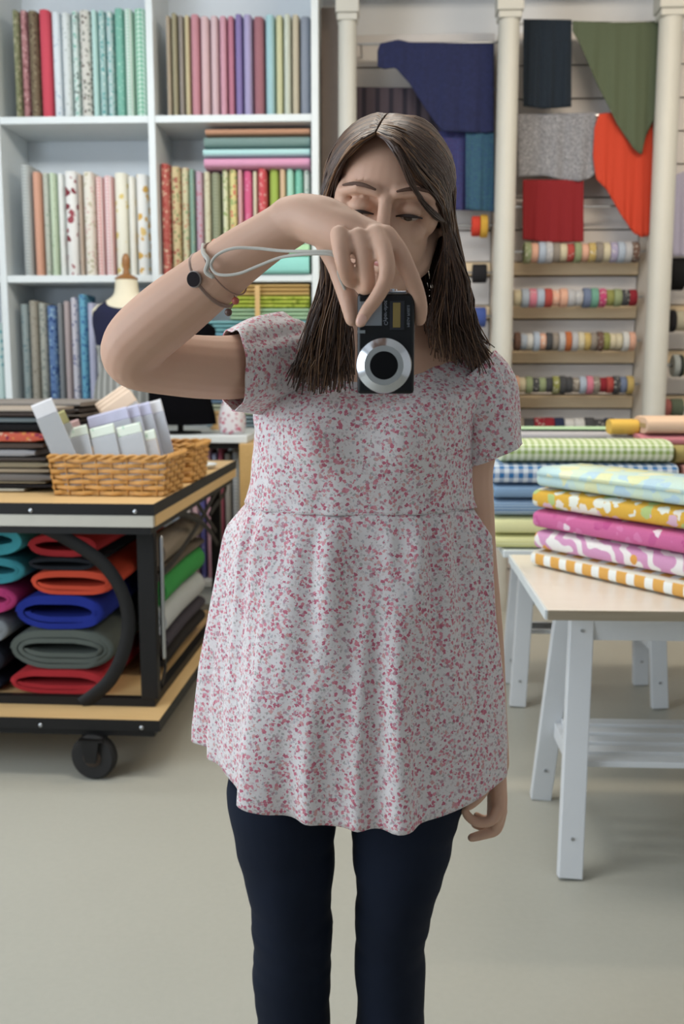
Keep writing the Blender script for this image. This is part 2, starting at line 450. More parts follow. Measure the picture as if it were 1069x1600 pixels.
bolt_row('second row right cubby', zb, yf + .04, [
    (252, 267, 'red floral', 'floral', ('#c9655a', '#e8c3a5', '#b5403c'), 255), (267, 283, 'red and olive floral', 'floral', ('#d6c08f', '#b5574a', '#8f9a68'), 258),
    (283, 297, 'cream and green floral', 'floral', ('#d9cfa5', '#8ea878', '#cf9a7a'), 262), (297, 305, 'teal', 'dots', ('#8fb5a5', '#c3cfa8'), 265), (305, 318, 'lilac bolt with red dots', 'dots', ('#c9a8b9', '#c9434a'), 266),
    (318, 330, 'cream dotted', 'dots', ('#dcd6b5', '#b9a57f'), 268), (330, 345, 'olive striped', 'stripe', ('#a3a88c', '#8a9072'), 268), (347, 358, 'cream and leaf green', 'floral', ('#dfe0b8', '#9fb56a'), 264),
    (358, 372, 'yellow and coral floral', 'floral', ('#e0d58a', '#e0685c', '#8fae6a'), 264), (372, 380, 'shell pink', 'plain', ('#e3b0b4',), 265), (380, 395, 'hot pink', 'dots', ('#e0608f', '#eb9ab8'), 265),
    (395, 403, 'pale cream', 'plain', ('#e5e0c0',), 266), (403, 418, 'scarlet bolt with white dots', 'dots', ('#d9525a', '#efc9c0'), 262), (420, 437, 'lime green', 'plain', ('#a3bf4a',), 262),
    (437, 447, 'apricot', 'plain', ('#e0bf98',), 264), (447, 460, 'pale mint', 'plain', ('#a8e0c8',), 262), (460, 474, 'jade', 'dots', ('#7fd0b5', '#9be0ca'), 262), (474, 484, 'white bolt with green dots', 'dots', ('#e0e8dc', '#6aa88c'), 264)],
    'bolts in the second right cubby', 265)
zc = zsh[1] + TH / 2
bolt_row('third row left cubby', zc, yf + .02, [
    (34, 48, 'grey teal spotted', 'dots', ('#8f9c9c', '#4a6f7a'), 475), (48, 62, 'taupe spotted', 'dots', ('#a09a8c', '#7c7568'), 470), (62, 75, 'grey sage', 'floral', ('#a9aaa0', '#838c84'), 472),
    (75, 91, 'dark blue flowered', 'floral', ('#5f7fae', '#23407c', '#8fb0c8'), 478), (91, 101, 'steel grey', 'plain', ('#84888c',), 474), (101, 112, 'dusky pink', 'plain', ('#b5a5a4',), 470),
    (112, 124, 'white and lavender flowered', 'floral', ('#cdc9d2', '#7c7fa5'), 465), (124, 137, 'bright teal blue', 'floral', ('#6ab0cc', '#3a6fa8'), 460), (137, 151, 'pale lavender', 'plain', ('#bcbcd4',), 473),
    (151, 163, 'pale grey', 'dots', ('#c9cac8', '#b0a8a0'), 476), (163, 176, 'oatmeal', 'plain', ('#b9b5a8',), 478), (176, 190, 'stone grey', 'dots', ('#a8a8a0', '#878a88'), 476),
    (190, 204, 'misty green', 'plain', ('#a9b5a5',), 477)],
    'bolts in the third left cubby', 470)
# a sliver of the next bay, beyond the upright at the picture's edge
for i, (zz, c, nm) in enumerate(((za, '#c9d6e0', 'top row'), (zb, '#d5d8dc', 'second row'), (zc, '#c9e0dc', 'third row'))):
    std_bolt(xd[1] - .12, xd[1] - .03, zz + .55, zz, fabric('dots', (c, '#7fb8c0' if i == 2 else '#d0a8a8'), 30), yf, 'pale printed fabric bolt at the far left edge, %s of shelving' % nm, 'bolts at the edge')

def flat_fold(u0, u1, v0, v1, yfront, cname, mat, label, group, depth=.24, zbase=None):
    """folded length of fabric lying flat, its round fold facing the room"""
    a, b = P(u0, (v0 + v1) / 2, yfront), P(u1, (v0 + v1) / 2, yfront)
    zt, z0 = P((u0 + u1) / 2, v0, yfront).z, (P((u0 + u1) / 2, v1, yfront).z if zbase is None else zbase)
    return folded(a.x, b.x, yfront, depth, z0, zt, mat, label, group, layers=1), zt
def folded(xa, xb, y, depth, z0, z1, mat, label, group, yaw=0, name='folded_fabric', layers=3):
    h = z1 - z0 - .0015; L = xb - xa
    o = V(((xa + xb) / 2, y + depth / 2, z0 + .0008 + h / 2)); mb = MB()
    th = h / layers
    for k in range(layers):
        zc_ = -h / 2 + th * (k + .5)
        sec = stadium(depth - random.uniform(0, .006), th * .97, 18, .55)
        j = random.uniform(-.003, .003)
        mb.rings([[(x, p + j, q + zc_) for p, q in sec] for x in (-L / 2 + abs(j), -L / 2 + .006, 0, L / 2 - .006, L / 2 - abs(j))])
    ob = obj(name, mb, mat, M=Matrix.Translation(o) @ Matrix.Rotation(yaw, 4, 'Z'), angle=60)
    return tag(ob, label, 'fabric', group)
zb_top = max(P(400, 262, YB + .05).z, 0)
zz = P(400, 263.5, YB + .03).z + .006
FG = 'folded fabrics on the shelving'
for c, v0, nm, u0 in (('#e8a0c4', 244, 'pink', 315), ('#b8e8e8', 230, 'pale aqua', 314), ('#7d9a96', 211, 'slate green', 316), ('#c89474', 199, 'terracotta', 318)):
    o_, zz = flat_fold(u0, 484, v0, 0, YB + .03, nm, fabric('plain', (c,)), '%s folded fabric lying flat on top of the upright bolts' % nm, FG, zbase=zz)
zz = zb
for c, v0, nm in (('#94e0d4', 399, 'aqua green'), ('#b5e6b0', 380, 'mint green')):
    o_, zz = flat_fold(378, 482, v0, 0, YB - .03, nm, fabric('plain', (c,)), '%s folded fabric lying at the front of the second cubby above the raised arm' % nm, FG, depth=.085, zbase=zz)
zz = zc
cols = [('#9fb8c4', 'dusty blue'), ('#cfd8c0', 'pale sage'), ('#7f9fc0', 'denim blue'), ('#d6c0c4', 'mauve'), ('#b5c8a5', 'leaf green'), ('#b8d4dc', 'ice blue'), ('#7fb0c8', 'cornflower'),
        ('#86c4d8', 'aqua blue'), ('#88c8cf', 'turquoise'), ('#b5d8b0', 'pale green'), ('#c3d23e', 'lime yellow'), ('#d9b46a', 'amber')]
hh = (P(420, 443, YB + .02).z - zc) / 12
for i, (c, nm) in enumerate(cols):
    folded(X(318 if i < 9 else 352, 480) + (.02 if i % 2 else 0), X(483, 480), YB + .02, .24, zz, zz + hh, fabric('floral' if i in (6, 7, 10) else 'plain', (c, '#5f8fb0', c) if i in (6, 7) else (c, '#8fa020', '#dfe45a') if i == 10 else (c,), 40),
           '%s folded fabric, %s from bottom in the stack under the arm' % (nm, ORD[i]), FG); zz += hh
# light wooden yardstick leaning in front of that stack
o = obj('yardstick', MB().bar(P(402, 446, YB - .01), V((P(402, 446, YB - .01).x, YB - .02, zsh[1] + TH / 2 + .002)), .025, .006), M_plyy, bevel=.001)
tag(o, 'pale wooden yardstick upright before the folded stacks under the arm', 'ruler')

# ------------------------------------------------------------------ bench in front of the shelving with bolts beneath
YF = 4.62; zt = zsh[1] + .02
xr = P(386, 680, YF).x; xl = -2.9
bench = empty('display_bench', ((xl + xr) / 2, YF + .3, 0), 'long white bench top with a blond wooden end post in front of the shelving', 'bench')
obj('bench_top', MB().box(xl, xr, YF, YB - .035, zt - .035, zt), M_white, bench, smooth=False, bevel=.004)
obj('end_post', MB().box(xr - .035, xr + .035, YF - .02, YF + .05, 0, zt - .036), M_plyy, bench, smooth=False, bevel=.003)
obj('end_rail', MB().box(xr - .03, xr + .03, YF + .05, YB - .04, zt - .1, zt - .036), M_plyy, bench, smooth=False, bevel=.003)
obj('top_rail', MB().box(xl, xr - .04, YF + .015, YF + .035, zt - .062, zt - .036), M_black, bench, smooth=False)
obj('base_shelf', MB().box(xl, xr - .04, YF, YB - .04, .26, .29), M_white, bench, smooth=False, bevel=.003)
obj('plinth', MB().box(xl, xr - .04, YF + .02, YF + .04, .17, .255), M_white, bench, smooth=False, bevel=.003)
obj('plinth', MB().box(xl, xr - .04, YF + .045, YF + .065, 0, .168), M_warmwhite, bench, smooth=False, bevel=.003)
zt2 = P(340, 700, YF + .05).z
for i, (u0, u1, nm, kind, cols, s) in enumerate([(266, 281, 'pale blue', 'plain', ('#b9c8dc',), 40), (281, 296, 'white and grey', 'dots', ('#dcdcdc', '#a0a8b0'), 30), (297, 311, 'blush pink', 'dots', ('#e3bcc4', '#d6a0b0'), 30), (311, 320, 'indigo spotted', 'dots', ('#5f5fa8', '#8f8fc8'), 30),
        (320, 331, 'candy pink', 'dots', ('#e0a8bc', '#edc8d2'), 30), (331, 340, 'pale periwinkle', 'plain', ('#a8b0d0',), 40), (340, 349, 'rose red', 'plain', ('#bf5f78',), 40), (349, 361, 'taupe', 'plain', ('#aaa59c',), 40), (361, 376, 'pale grey ribbed', 'stripe', ('#bfc2c0', '#a9aeb0'), 60)]):
    std_bolt(P(u0, 800, YF + .05).x, P(u1, 800, YF + .05).x, zt2 - (.03 if i % 2 else 0), .2905, fabric(kind, cols, s), YF + .05,
             '%s bolt standing on end beneath the white bench, %s from the left' % (nm, ORD[i]), 'bolts under the bench')

# ------------------------------------------------------------------ board wall, columns, rods on the right
def column(u0, u1, v, right_panel=True):
    a, b = P(u0, v, YB).x, P(u1, v, YB).x; c = (a + b) / 2; r = (b - a) / 2
    col = empty('column', (c, YB + r, 0), None, 'column', 'white columns between the wall bays')
    obj('shaft', MB().lathe([(r * 1.15, 0), (r * 1.15, .12), (r, .14), (r, 3.0)], 28, M=Matrix.Translation((c, YB + r, 0))), M_column, col)
    obj('capital', MB().box(c - r * 1.25, c + r * 1.25, YB - .012, YB + 2 * r + .012, 3.035, 3.24).box(c - r * 1.1, c + r * 1.1, YB - .004, YB + 2 * r, 3.001, 3.034), M_column, col, smooth=False, bevel=.006)
    obj('side_panel', MB().box(c - .03, c + .03, YB + 2 * r, Y1 - .15, 0, 3.0), M_warmwhite, col, smooth=False)
    return col, c
c1, x1 = column(528, 557, 100); c1['label'] = 'slim white column just right of the shelving, behind the head'
c2, x2 = column(775, 808, 300); c2['label'] = 'white round column between the navy knit and the ribbon rows'
c3, x3 = column(1023, 1060, 300); c3['label'] = 'white round column at the far right, beside the orange knit'
obj('beam', MB().box(x1 - .12, X1 - .01, YB - .03, YB + .12, 3.241, ZC - .001), M_white, smooth=False)
bpy.data.objects['beam'].name = 'trim_1'; bpy.data.objects['trim_1']['kind'] = 'structure'
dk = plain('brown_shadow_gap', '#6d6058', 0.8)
obj('gap_shade_strip', MB().box(X(500, 200), x1 - .045, YB + .12, YB + .16, 0, 3.1), dk, smooth=False)['kind'] = 'structure'  # dark strip standing in the gap beside the shelving, its shade put into the colour
YW = 5.64
# horizontal boards, pieces of the back wall
rows = [393, 464, 532, 600, 665]
rodz = [P(900, v, 5.47).z for v in rows]
z = .02; k = 0
beige_z = [P(900, v + 20, YW).z for v in rows]
bz = sorted((b - .075, b) for b in [P(900, v, YW - .01).z for v in (409, 477, 547, 617, 690, 760, 830)])
segs = []; cur = 0.0
for a, b in bz:
    if a > cur: segs.append((cur, a, 0))
    segs.append((a, b, 1)); cur = b
while cur < 3.05:
    nz = min(cur + .17, 3.08); segs.append((cur, nz, 0)); cur = nz
segs2 = []
for a, b, kd in segs:
    n = max(1, round((b - a) / .17)) if kd == 0 else 1
    for i in range(n): segs2.append((a + (b - a) * i / n, a + (b - a) * (i + 1) / n, kd))
for a, b, kd in segs2:
    for xa, xb in ((x1 + .035, x2 - .035), (x2 + .035, x3 - .035), (x3 + .035, X1 - .02)):
        obj('wall_board', MB().box(xa, xb, YW - (.03 if kd else 0), Y1 - .002, a + .004, b - .004), M_beige if kd else M_board, wall_back, smooth=False, bevel=.003)

def rod(xa, xb, z, y, label):
    e = empty('hanging_rod', ((xa + xb) / 2, y, z), label, 'rod', 'metal rods across the wall bays')
    obj('bar', MB().tube([(xa, y, z), (xb, y, z)], .006, 10, round_=False), M_steel, e)
    for x in (xa + .025, xb - .025):
        obj('bracket', MB().tube([(x, y, z), (x, YW - .001, z)], .005, 8, round_=False), M_steel, e)
    return e
bays = [(x1 + .04, x2 - .04), (x2 + .04, x3 - .04), (x3 + .04, X1 - .03)]
def roll(x0, x1_, r, y, z, mat, label, group, name='ribbon_roll'):
    w = x1_ - x0 - .0015; ri = .012
    prof = [(ri, -w / 2), (r * .8, -w / 2 + .002), (r * .93, -w / 2), (r, -w / 2 + .004), (r, w / 2 - .004), (r * .93, w / 2), (r * .8, w / 2 - .002), (ri, w / 2)]
    mb = MB(); n = 20; rs = []
    for rr, zz in prof + [prof[0]]:
        rs.append([(zz, rr * math.cos(2 * PI * j / n), rr * math.sin(2 * PI * j / n)) for j in range(n)])
    mb.rings(rs, cap=False)
    o = obj(name, mb, mat, M=Matrix.Translation(((x0 + x1_) / 2, y, z - .005)) @ Matrix.Rotation(random.uniform(0, 6), 4, 'X'), angle=40)
    return tag(o, label, 'ribbon', group)
CN = {'a': ('cream', '#cbbf9f'), 'b': ('pale blue', '#a8b4c4'), 'c': ('sage green', '#8f9a70'), 'd': ('rose pink', '#d0788c'), 'e': ('brick red', '#b0443c'), 'f': ('charcoal', '#4a4a4c'),
      'g': ('peach', '#dba58a'), 'h': ('silver grey', '#b3b2b4'), 'i': ('jade', '#6aa08c'), 'j': ('magenta', '#bf3f70'), 'k': ('olive', '#8f8f4a'), 'l': ('slate blue', '#6f7c98'),
      'm': ('rust', '#b8642f'), 'n': ('taupe', '#8f8478'), 'o': ('mustard', '#c0a45a'), 'p': ('lavender', '#a79fbc'), 'q': ('crimson', '#8f1f2c'), 'r': ('white', '#cdccc8'), 's': ('mocha', '#6f5448'), 't':('navy','#2c3550')}
rowdef = [(393, 818, 1006, 'cgbhnaecgonapbhs', 16), (464, 802, 1006, 'abdbegghhlijkcfq', 15), (532, 803, 1004, 'sbrbgfnhmhaonskaarg', 15), (600, 800, 1000, 'gacfcfkffnbdnqeflo', 14), (664, 802, 960, 'nfqqtrrfft', 13)]
for ri, (v, u0, u1, code, rp) in enumerate(rowdef):
    y = 5.47; z = P(900, v, y).z; r = rp / F * y * 1.0
    if ri < 4: rod(bays[1][0], bays[1][1], z, y, 'thin metal rod carrying the %s row of ribbon rolls in the middle bay' % ORD[ri])
    else: rod(bays[1][0], bays[1][1], z, y, 'thin metal rod carrying the lowest row of ribbon rolls behind the tables')
    n = len(code); xa, xb = max(P(u0, v, y).x, bays[1][0] + .03), min(P(u1, v, y).x, bays[1][1] - .035); w = (xb - xa) / n
    for i, c in enumerate(code):
        nm, h = CN[c]
        kd = 'dots' if (i * 7 + ri) % 3 == 0 else 'plain'
        rr = r * random.choice((.82, .9, 1.0, 1.0, .95))
        roll(xa + i * w, xa + (i + 1) * w, rr, y, z, fabric(kd, (h, '#d8d4c8') if kd == 'dots' else (h,), 80),
             '%s ribbon roll, %s from the left on the %s rod of the middle bay' % (nm, ORD[i], ORD[ri]), 'ribbon rolls on the %s rod' % ORD[ri])
# left bay rolls
yy = 5.47
for (v, items) in ((352, (('red', '#d8381c', 737, 750, 15), ('yellow', '#e3ad20', 750, 771, 17))), (426, (('black', '#2b2a2d', 738, 766, 14),)), (494, (('blue', '#4a60a8', 734, 766, 15),))):
    z = P(750, v, yy).z
    rod(bays[0][0], bays[0][1], z, yy, 'thin metal rod in the left bay with the %s roll at its end' % items[-1][0])
    for nm, h, u0, u1, rp in items:
        roll(P(u0, v, yy).x, min(P(u1, v, yy).x, bays[0][1] - .03), rp / F * yy, yy, z, fabric('plain', (h,)), '%s ribbon roll at the end of its rod beside the long hair' % nm, 'rolls in the left bay')
# right bay rolls
for v, items in ((427, (('black', '#19191b', 1045, 1068, 24),)), (500, (('black rimmed', '#26262a', 1045, 1054, 17), ('cream', '#b8b29c', 1054, 1085, 15))),
                 (570, (('pale grey', '#a8b0b0', 1050, 1060, 17), ('dark green', '#3a403c', 1060, 1066, 17), ('straw', '#b8ad80', 1066, 1088, 15))),
                 (636, (('brick pink', '#a8605a', 1036, 1046, 14), ('fern green', '#5f6a58', 1046, 1066, 14)))):
    z = P(1060, v, yy).z
    rod(bays[2][0], bays[2][1], z, yy, 'thin metal rod in the far right bay with the %s roll' % items[0][0])
    for nm, h, u0, u1, rp in items:
        roll(max(P(u0, v, yy).x, bays[2][0] + .03), max(P(u1, v, yy).x, bays[2][0] + .05), rp / F * yy, yy, z, fabric('plain', (h,)), '%s ribbon roll in the far right bay beyond the column' % nm, 'rolls in the far right bay')

# ------------------------------------------------------------------ garments on the wall
def hang(name, top, bot, Y, mat, label, cat='clothing', folds=5, amp=.008, th=.006, parent=None, n=48, m=26, ruffle=0, sub=True):
    """cloth between a top and a bottom outline (pixels measured on plane Y), with folds growing downwards"""
    u0, u1 = max(top[0][0], bot[0][0]), min(top[-1][0], bot[-1][0])
    g = []
    ph = [random.uniform(0, 6) for _ in range(3)]
    for i in range(n + 1):
        u = u0 + (u1 - u0) * i / n
        vt, vb = lerp(top, u)[0], lerp(bot, u)[0]
        if vb < vt + 1: vb = vt + 1
        col_ = []
        for j in range(m + 1):
            s = j / m; v = vt + (vb - vt) * s
            x = (u - u0) / (u1 - u0)
            d = amp * (.3 + .7 * s) * (math.sin(x * folds * 2 * PI + ph[0]) + .5 * math.sin(x * folds * 4.3 * PI + ph[1] + s * 2))
            if ruffle: d += ruffle * s ** 6 * math.sin(x * 60)
            p = P(u, v, Y + d); col_.append(p)
        g.append(col_)
    mb = MB(); vv = [p for c in g for p in c]; w = m + 1
    mb.add(vv, [(i * w + j, (i + 1) * w + j, (i + 1) * w + j + 1, i * w + j + 1) for i in range(n) for j in range(m)])
    o = obj(name, mb, mat, parent, solid=th, angle=80)
    if parent is None: tag(o, label, cat)
    return o
knit = lambda cols, s=120: fabric('floral', cols, s)
YH = 5.40
rod(bays[0][0], bays[0][1], P(650, 66, YH).z, YH + .02, 'topmost thin metal rod in the left bay holding the navy knit')
rod(bays[0][0], bays[0][1], P(650, 138, YH + .06).z, YH + .10, 'second thin metal rod in the left bay holding the dark striped cloth')
rod(bays[1][0], bays[1][1], P(900, 34, YH).z, YH + .02, 'topmost thin metal rod of the middle bay holding the olive shawl')
rod(bays[1][0], bays[1][1], P(900, 178, YH + .05).z, YH + .08, 'second thin metal rod of the middle bay holding the grey knit')
rod(bays[1][0], bays[1][1], P(900, 322, 5.47).z, 5.49, 'third thin metal rod of the middle bay behind the red knit')
M_navy = plain('navy_wool', '#20264c', .95, var=.25, scale=60, bump=.4)
M_dark = plain('dark_navy_wool', '#14202c', .95, var=.2, scale=60, bump=.4)
hang('navy_knit', [(590, 80), (594, 68), (622, 62), (640, 66), (700, 67), (772, 68)], [(590, 104), (600, 108), (618, 106), (640, 130), (665, 170), (690, 205), (760, 208), (772, 205)],
     YH, M_navy, 'navy blue knitted top draped over the top rod left of the middle column')
hang('striped_cloth', [(557, 136), (700, 138)], [(557, 205), (640, 215), (700, 260)], YH + .083, fabric('stripex', ('#4a4048', '#2e2a34'), 14), 'dark plum striped cloth hanging behind the head beneath the navy knit')
hang('blue_knit', [(676, 204), (771, 206)], [(676, 322), (700, 328), (771, 330)], YH + .055, knit(('#3c3b6c', '#4c477c', '#2f4678'), 160), 'violet blue and teal speckled knit hanging under the navy knit')
hang('teal_knit', [(728, 205), (772, 206)], [(728, 327), (772, 331)], YH + .015, knit(('#335a70', '#416c7a', '#2f4678'), 160), 'teal speckled knit edge overlapping the violet blue knit', folds=2, amp=.004)
hang('dark_knit', [(818, 30), (893, 31)], [(818, 166), (850, 170), (893, 167)], YH, M_dark, 'nearly black navy knit folded over the top rod, right of the middle column', folds=3)
hang('olive_shawl', [(895, 33), (960, 35), (1032, 34)], [(895, 48), (905, 66), (935, 135), (965, 195), (990, 232), (1003, 243), (1008, 215), (1020, 190), (1032, 180)], YH + .0,
     fabric('plain', ('#58624a',)), 'olive green triangular shawl pointing down from the top rod', folds=4, amp=.006)
hang('grey_knit', [(809, 178), (931, 176)], [(809, 276), (850, 274), (880, 281), (905, 283), (918, 280), (931, 272)], YH + .055, knit(('#8a8a90', '#b4b4b8', '#6a6a70'), 170), 'mottled grey knit hanging in the middle bay above the red one', folds=3)
hang('red_knit', [(817, 281), (912, 281)], [(817, 374), (860, 379), (912, 378)], YH + .06, fabric('plain', ('#8c1a20',)), 'dark red knitted cloth hanging above the first ribbon row', folds=4, amp=.005)
hang('orange_knit', [(927, 240), (929, 200), (936, 178), (955, 176), (1004, 178), (1020, 178)], [(927, 245), (932, 280), (948, 296), (970, 335), (990, 364), (1003, 371), (1014, 368), (1020, 330)], YH + .032,
     fabric('plain', ('#cf3a10',)), 'bright orange leaf shaped knit hanging beneath the olive shawl', folds=3, amp=.005, ruffle=.006)
xt = 1034
hang('lavender_tee', [(1034, 292), (1050, 275), (1069, 268), (1130, 268)], [(1034, 318), (1042, 322), (1049, 320), (1052, 400), (1130, 402)], YH + .0, fabric('plain', ('#b0acc4',)), 'pale lavender tee with dark edged sleeve at the far right edge', folds=4)

# ------------------------------------------------------------------ dress forms and pouch on the bench
def body_lathe(cx, cy, tab, n=36):
    rs = []
    for z, hw, hd in tab:
        rs.append([(cx + hw * math.cos(2 * PI * j / n), cy + hd * math.sin(2 * PI * j / n), z) for j in range(n)])
    return rs
def dress_form(u, Y, vneck, label, cream=True):
    c = P(u, vneck, Y); z0 = c.z; cx, cy = c.x, Y + .02
    e = empty('dress_form', (cx, cy, zt), label, 'mannequin')
    skinm = plain('cream_jersey', '#e6dcc2', .8, var=.04) if cream else plain('black_jersey', '#0a0a0d', .95, var=.1, spec=.05)
    tab = [(.0, .055, .055), (-.035, .058, .056), (-.075, .068, .064), (-.105, .11, .075), (-.135, .165, .085), (-.165, .18, .095), (-.25, .165, .11), (-.34, .15, .105), (-.42, .125, .09), (-.52, .16, .11), (-.60, .175, .12), (-.64, .17, .115)]
    tabw = crv([(z0 + a, b, c_) for a, b, c_ in tab], 3)
    return e, cx, cy, z0, tab, skinm, tabw
Yf1 = 5.06
e, cx, cy, z0, tab, skinm, tabw = dress_form(196, Yf1, 437, 'cream dress form with wooden neck cap wearing a navy sleeveless top', True)
obj('torso', MB().rings(body_lathe(cx, cy, tabw)), skinm, e)
obj('neck_cap', MB().lathe([(.056, z0 + .001), (.058, z0 + .008), (.04, z0 + .02), (.018, z0 + .03), (.014, z0 + .05), (.02, z0 + .075), (.021, z0 + .1), (.012, z0 + .125), (.004, z0 + .13)], 20, M=Matrix.Translation((cx, cy, 0))), wood('cap_wood', '#a8743f', '#7d5229'), e)
obj('stand_pole', MB().lathe([(.1, zt + .001), (.1, zt + .012), (.012, zt + .02), (.012, z0 - .639)], 20, M=Matrix.Translation((cx, cy, 0))), M_black, e)
# navy top: shell a little outside the torso with scooped neck and cut armholes
def shell(cx, cy, tab, z0, za_, zb_, off, neck, n=48, arm=True, m=20):
    tabz = sorted([(z0 + a, b, c_) for a, b, c_ in tab])
    mb = MB(); vv = []; w = m + 1
    for j in range(n):
        a = 2 * PI * j / n; side = abs(math.cos(a)); front = -math.sin(a)
        zt_ = z0 + za_ - (neck * max(0, front) * (1 - side ** 2) if front > 0 else .01)
        if arm and side > .82: zt_ -= .11 * (side - .82) / .18 + .03
        for i in range(m + 1):
            z = zt_ + (z0 + zb_ - zt_) * i / m
            b, c_ = lerp(tabz, z)
            vv.append((cx + (b + off) * math.cos(a), cy + (c_ + off) * math.sin(a), z))
    mb.add(vv, [(j * w + i, ((j + 1) % n) * w + i, ((j + 1) % n) * w + i + 1, j * w + i + 1) for j in range(n) for i in range(m)])
    return mb
obj('navy_top', shell(cx, cy, tab, z0, -.095, -.33, .006, .05), plain('navy_jersey', '#171a3a', .9, var=.15), e, solid=.004)
obj('grey_skirt', shell(cx, cy, [(a, b + .0, c_) for a, b, c_ in tab], z0, -.325, -.62, .012, 0, arm=False), fabric('stripex', ('#8f8f8a', '#b8b8b2'), 28), e, solid=.004)
e2, cx2, cy2, z02, tab2, skinm2, tabw2 = dress_form(276, 4.76, 463, 'black dress form torso on a small stand behind the raised elbow', False)
obj('torso', MB().rings(body_lathe(cx2, cy2, [(z_, max(b, .150 if z_ < z02 - .2 else 0), min(c_, .115)) for z_, b, c_ in tabw2 if z_ > zt + .03])), skinm2, e2)
obj('neck_cap', MB().lathe([(.056, z02 + .001), (.056, z02 + .01), (.02, z02 + .02), (.01, z02 + .04)], 16, M=Matrix.Translation((cx2, cy2, 0))), M_black, e2)
obj('stand_pole', MB().lathe([(.1, zt + .001), (.1, zt + .008), (.014, zt + .014), (.014, zt + .045)], 20, M=Matrix.Translation((cx2, cy2, 0))), M_black, e2)
p = P(362, 645, 4.75)
t_ = MB()
rs = []
for i in range(12):
    s = i / 11; w_ = .07 * math.sin(PI * (s * .75 + .22)) ** .5 * (1.0 - .25 * s)
    rs.append([(p.x + w_ * math.cos(a) * (1 + .06 * math.sin(5 * a)), 4.75 + .8 * w_ * math.sin(a), zt + .002 + .19 * s) for a in [2 * PI * j / 24 for j in range(24)]])
pouch = obj('fabric_pouch', t_.rings(rs), fabric('floral', ('#e0dce0', '#cf5f7a', '#e0dce0', '#c890a0'), 55), angle=80)
tag(pouch, 'white pouch with red flowers standing on the bench beside the black dress form', 'pouch')
p2 = P(338, 660, 5.08)
o = obj('wooden_spool', MB().lathe([(.03, zt + .001), (.03, zt + .012), (.018, zt + .02), (.018, zt + .075), (.03, zt + .083), (.03, zt + .095)], 20, M=Matrix.Translation((p2.x, 5.08, 0))), M_ply)
tag(o, 'small tan wooden spool on the bench behind the white pouch', 'spool')

# ------------------------------------------------------------------ cutting tables on trestles, right
def trestle(x0, x1_, y0, y1_, ztop, tbl_label, group, splay=.035):
    e = empty('trestle', ((x0 + x1_) / 2, (y0 + y1_) / 2, 0), tbl_label, 'trestle', group)
    ym = (y0 + y1_) / 2; zl = ztop - .05
    for sx, x in ((-1, x0), (1, x1_)):
        for sy, y in ((-1, y0), (1, y1_)):
            top_ = V((x + .0, ym + sy * .10, zl)); bot_ = V((x + sx * splay, y, .0))
            L = obj('leg', MB().bar(bot_ + V((0, 0, .003)), top_, .062, .032, hint=(1, 0, 0) if False else (0, 1, 0)), M_trestle, e, smooth=False, bevel=.003)
            for f in (.16, .95):
                q = bot_.lerp(top_, f)
                obj('screw', MB().lathe([(.0045, -.003), (.0045, .003)], 10, 'Y', M=Matrix.Translation(q + V((0, -.017, 0)))), M_steel, L)
        # low side rail and holed height post
        zr = .245
        obj('side_rail', MB().bar((x + sx * splay * .65 + sx * -.02, lerp([(0, y0), (zl, ym - .10)], zr)[0] + .02, zr), (x + sx * splay * .65 + sx * -.02, lerp([(0, y1_), (zl, ym + .10)], zr)[0] - .02, zr), .022, .045, hint=(0, 0, 1)), M_trestle, e, smooth=False, bevel=.002)
        post = obj('height_post', MB().box(x - sx * .028 - .011, x - sx * .028 + .011, ym - .035, ym + .035, ztop - .33, ztop - .045), M_trestle, e, smooth=False, bevel=.002)
        for k in range(5):
            obj('peg_hole', MB().lathe([(.005, -.0115), (.005, .0115)], 10, 'X', M=Matrix.Translation((x - sx * .028, ym, ztop - .12 - k * .04))), M_black, post)
    obj('top_beam', MB().box(x0 - .05, x1_ + .05, ym - .04, ym + .04, ztop - .044, ztop - .001), M_trestle, e, smooth=False, bevel=.004)
    obj('cross_rail', MB().box(x0 + .02, x1_ - .02, ym - .117, ym - .10, ztop - .11, ztop - .05), M_trestle, e, smooth=False, bevel=.002)
    for k in range(5):
        y = y0 + .10 + (y1_ - y0 - .2) * k / 4
        obj('slat', MB().box(x0 + .005, x1_ - .005, y - .022, y + .022, .268, .284), M_trestle, e, smooth=False, bevel=.002)
    return e
zT = .73
pa = P(848, 957, 2.33); pb = P(795, 868, 3.02)
zT = (P(848, 949, 2.33).z + P(795, 868, 3.02).z) / 2
xtl = P(855, 950, 2.33).x
tb = empty('worktable', (xtl + .7, 2.68, zT), 'near white tabletop with a pale wood edge carrying the floral bolts', 'table')
obj('tabletop', MB().box(xtl, xtl + 1.5, 2.32, 3.02, zT - .024, zT), M_maple, tb, smooth=False, bevel=.003)
obj('edge_band', MB().box(xtl + .001, xtl + 1.5, 2.314, 2.3195, zT - .024, zT - .001), M_birch, tb, smooth=False)
obj('edge_band', MB().box(xtl - .006, xtl - .0005, 2.32, 3.02, zT - .024, zT - .001), M_white, tb, smooth=False)
fx = P(880, 1372, 2.40).x
trestle(fx + .055, fx + .70, 2.42, 2.90, zT - .025, 'white trestle with slatted shelf under the near table end', 'white trestles')
trestle(fx + .90, fx + 1.42, 2.42, 2.90, zT - .025, 'white trestle under the far end of the near table beyond the frame', 'white trestles')
zT2 = zT + .0
x2l = P(770, 865, 3.12).x + .03
tb2 = empty('worktable', (x2l + .7, 3.6, zT2), 'second white tabletop behind the near one carrying blue and yellow bolts', 'table')
obj('tabletop', MB().box(x2l, x2l + 1.9, 3.09, 4.05, zT2 - .024, zT2), M_white, tb2, smooth=False, bevel=.003)
fa, fb = P(805, 1099, 3.72), P(1036, 1106, 3.72)
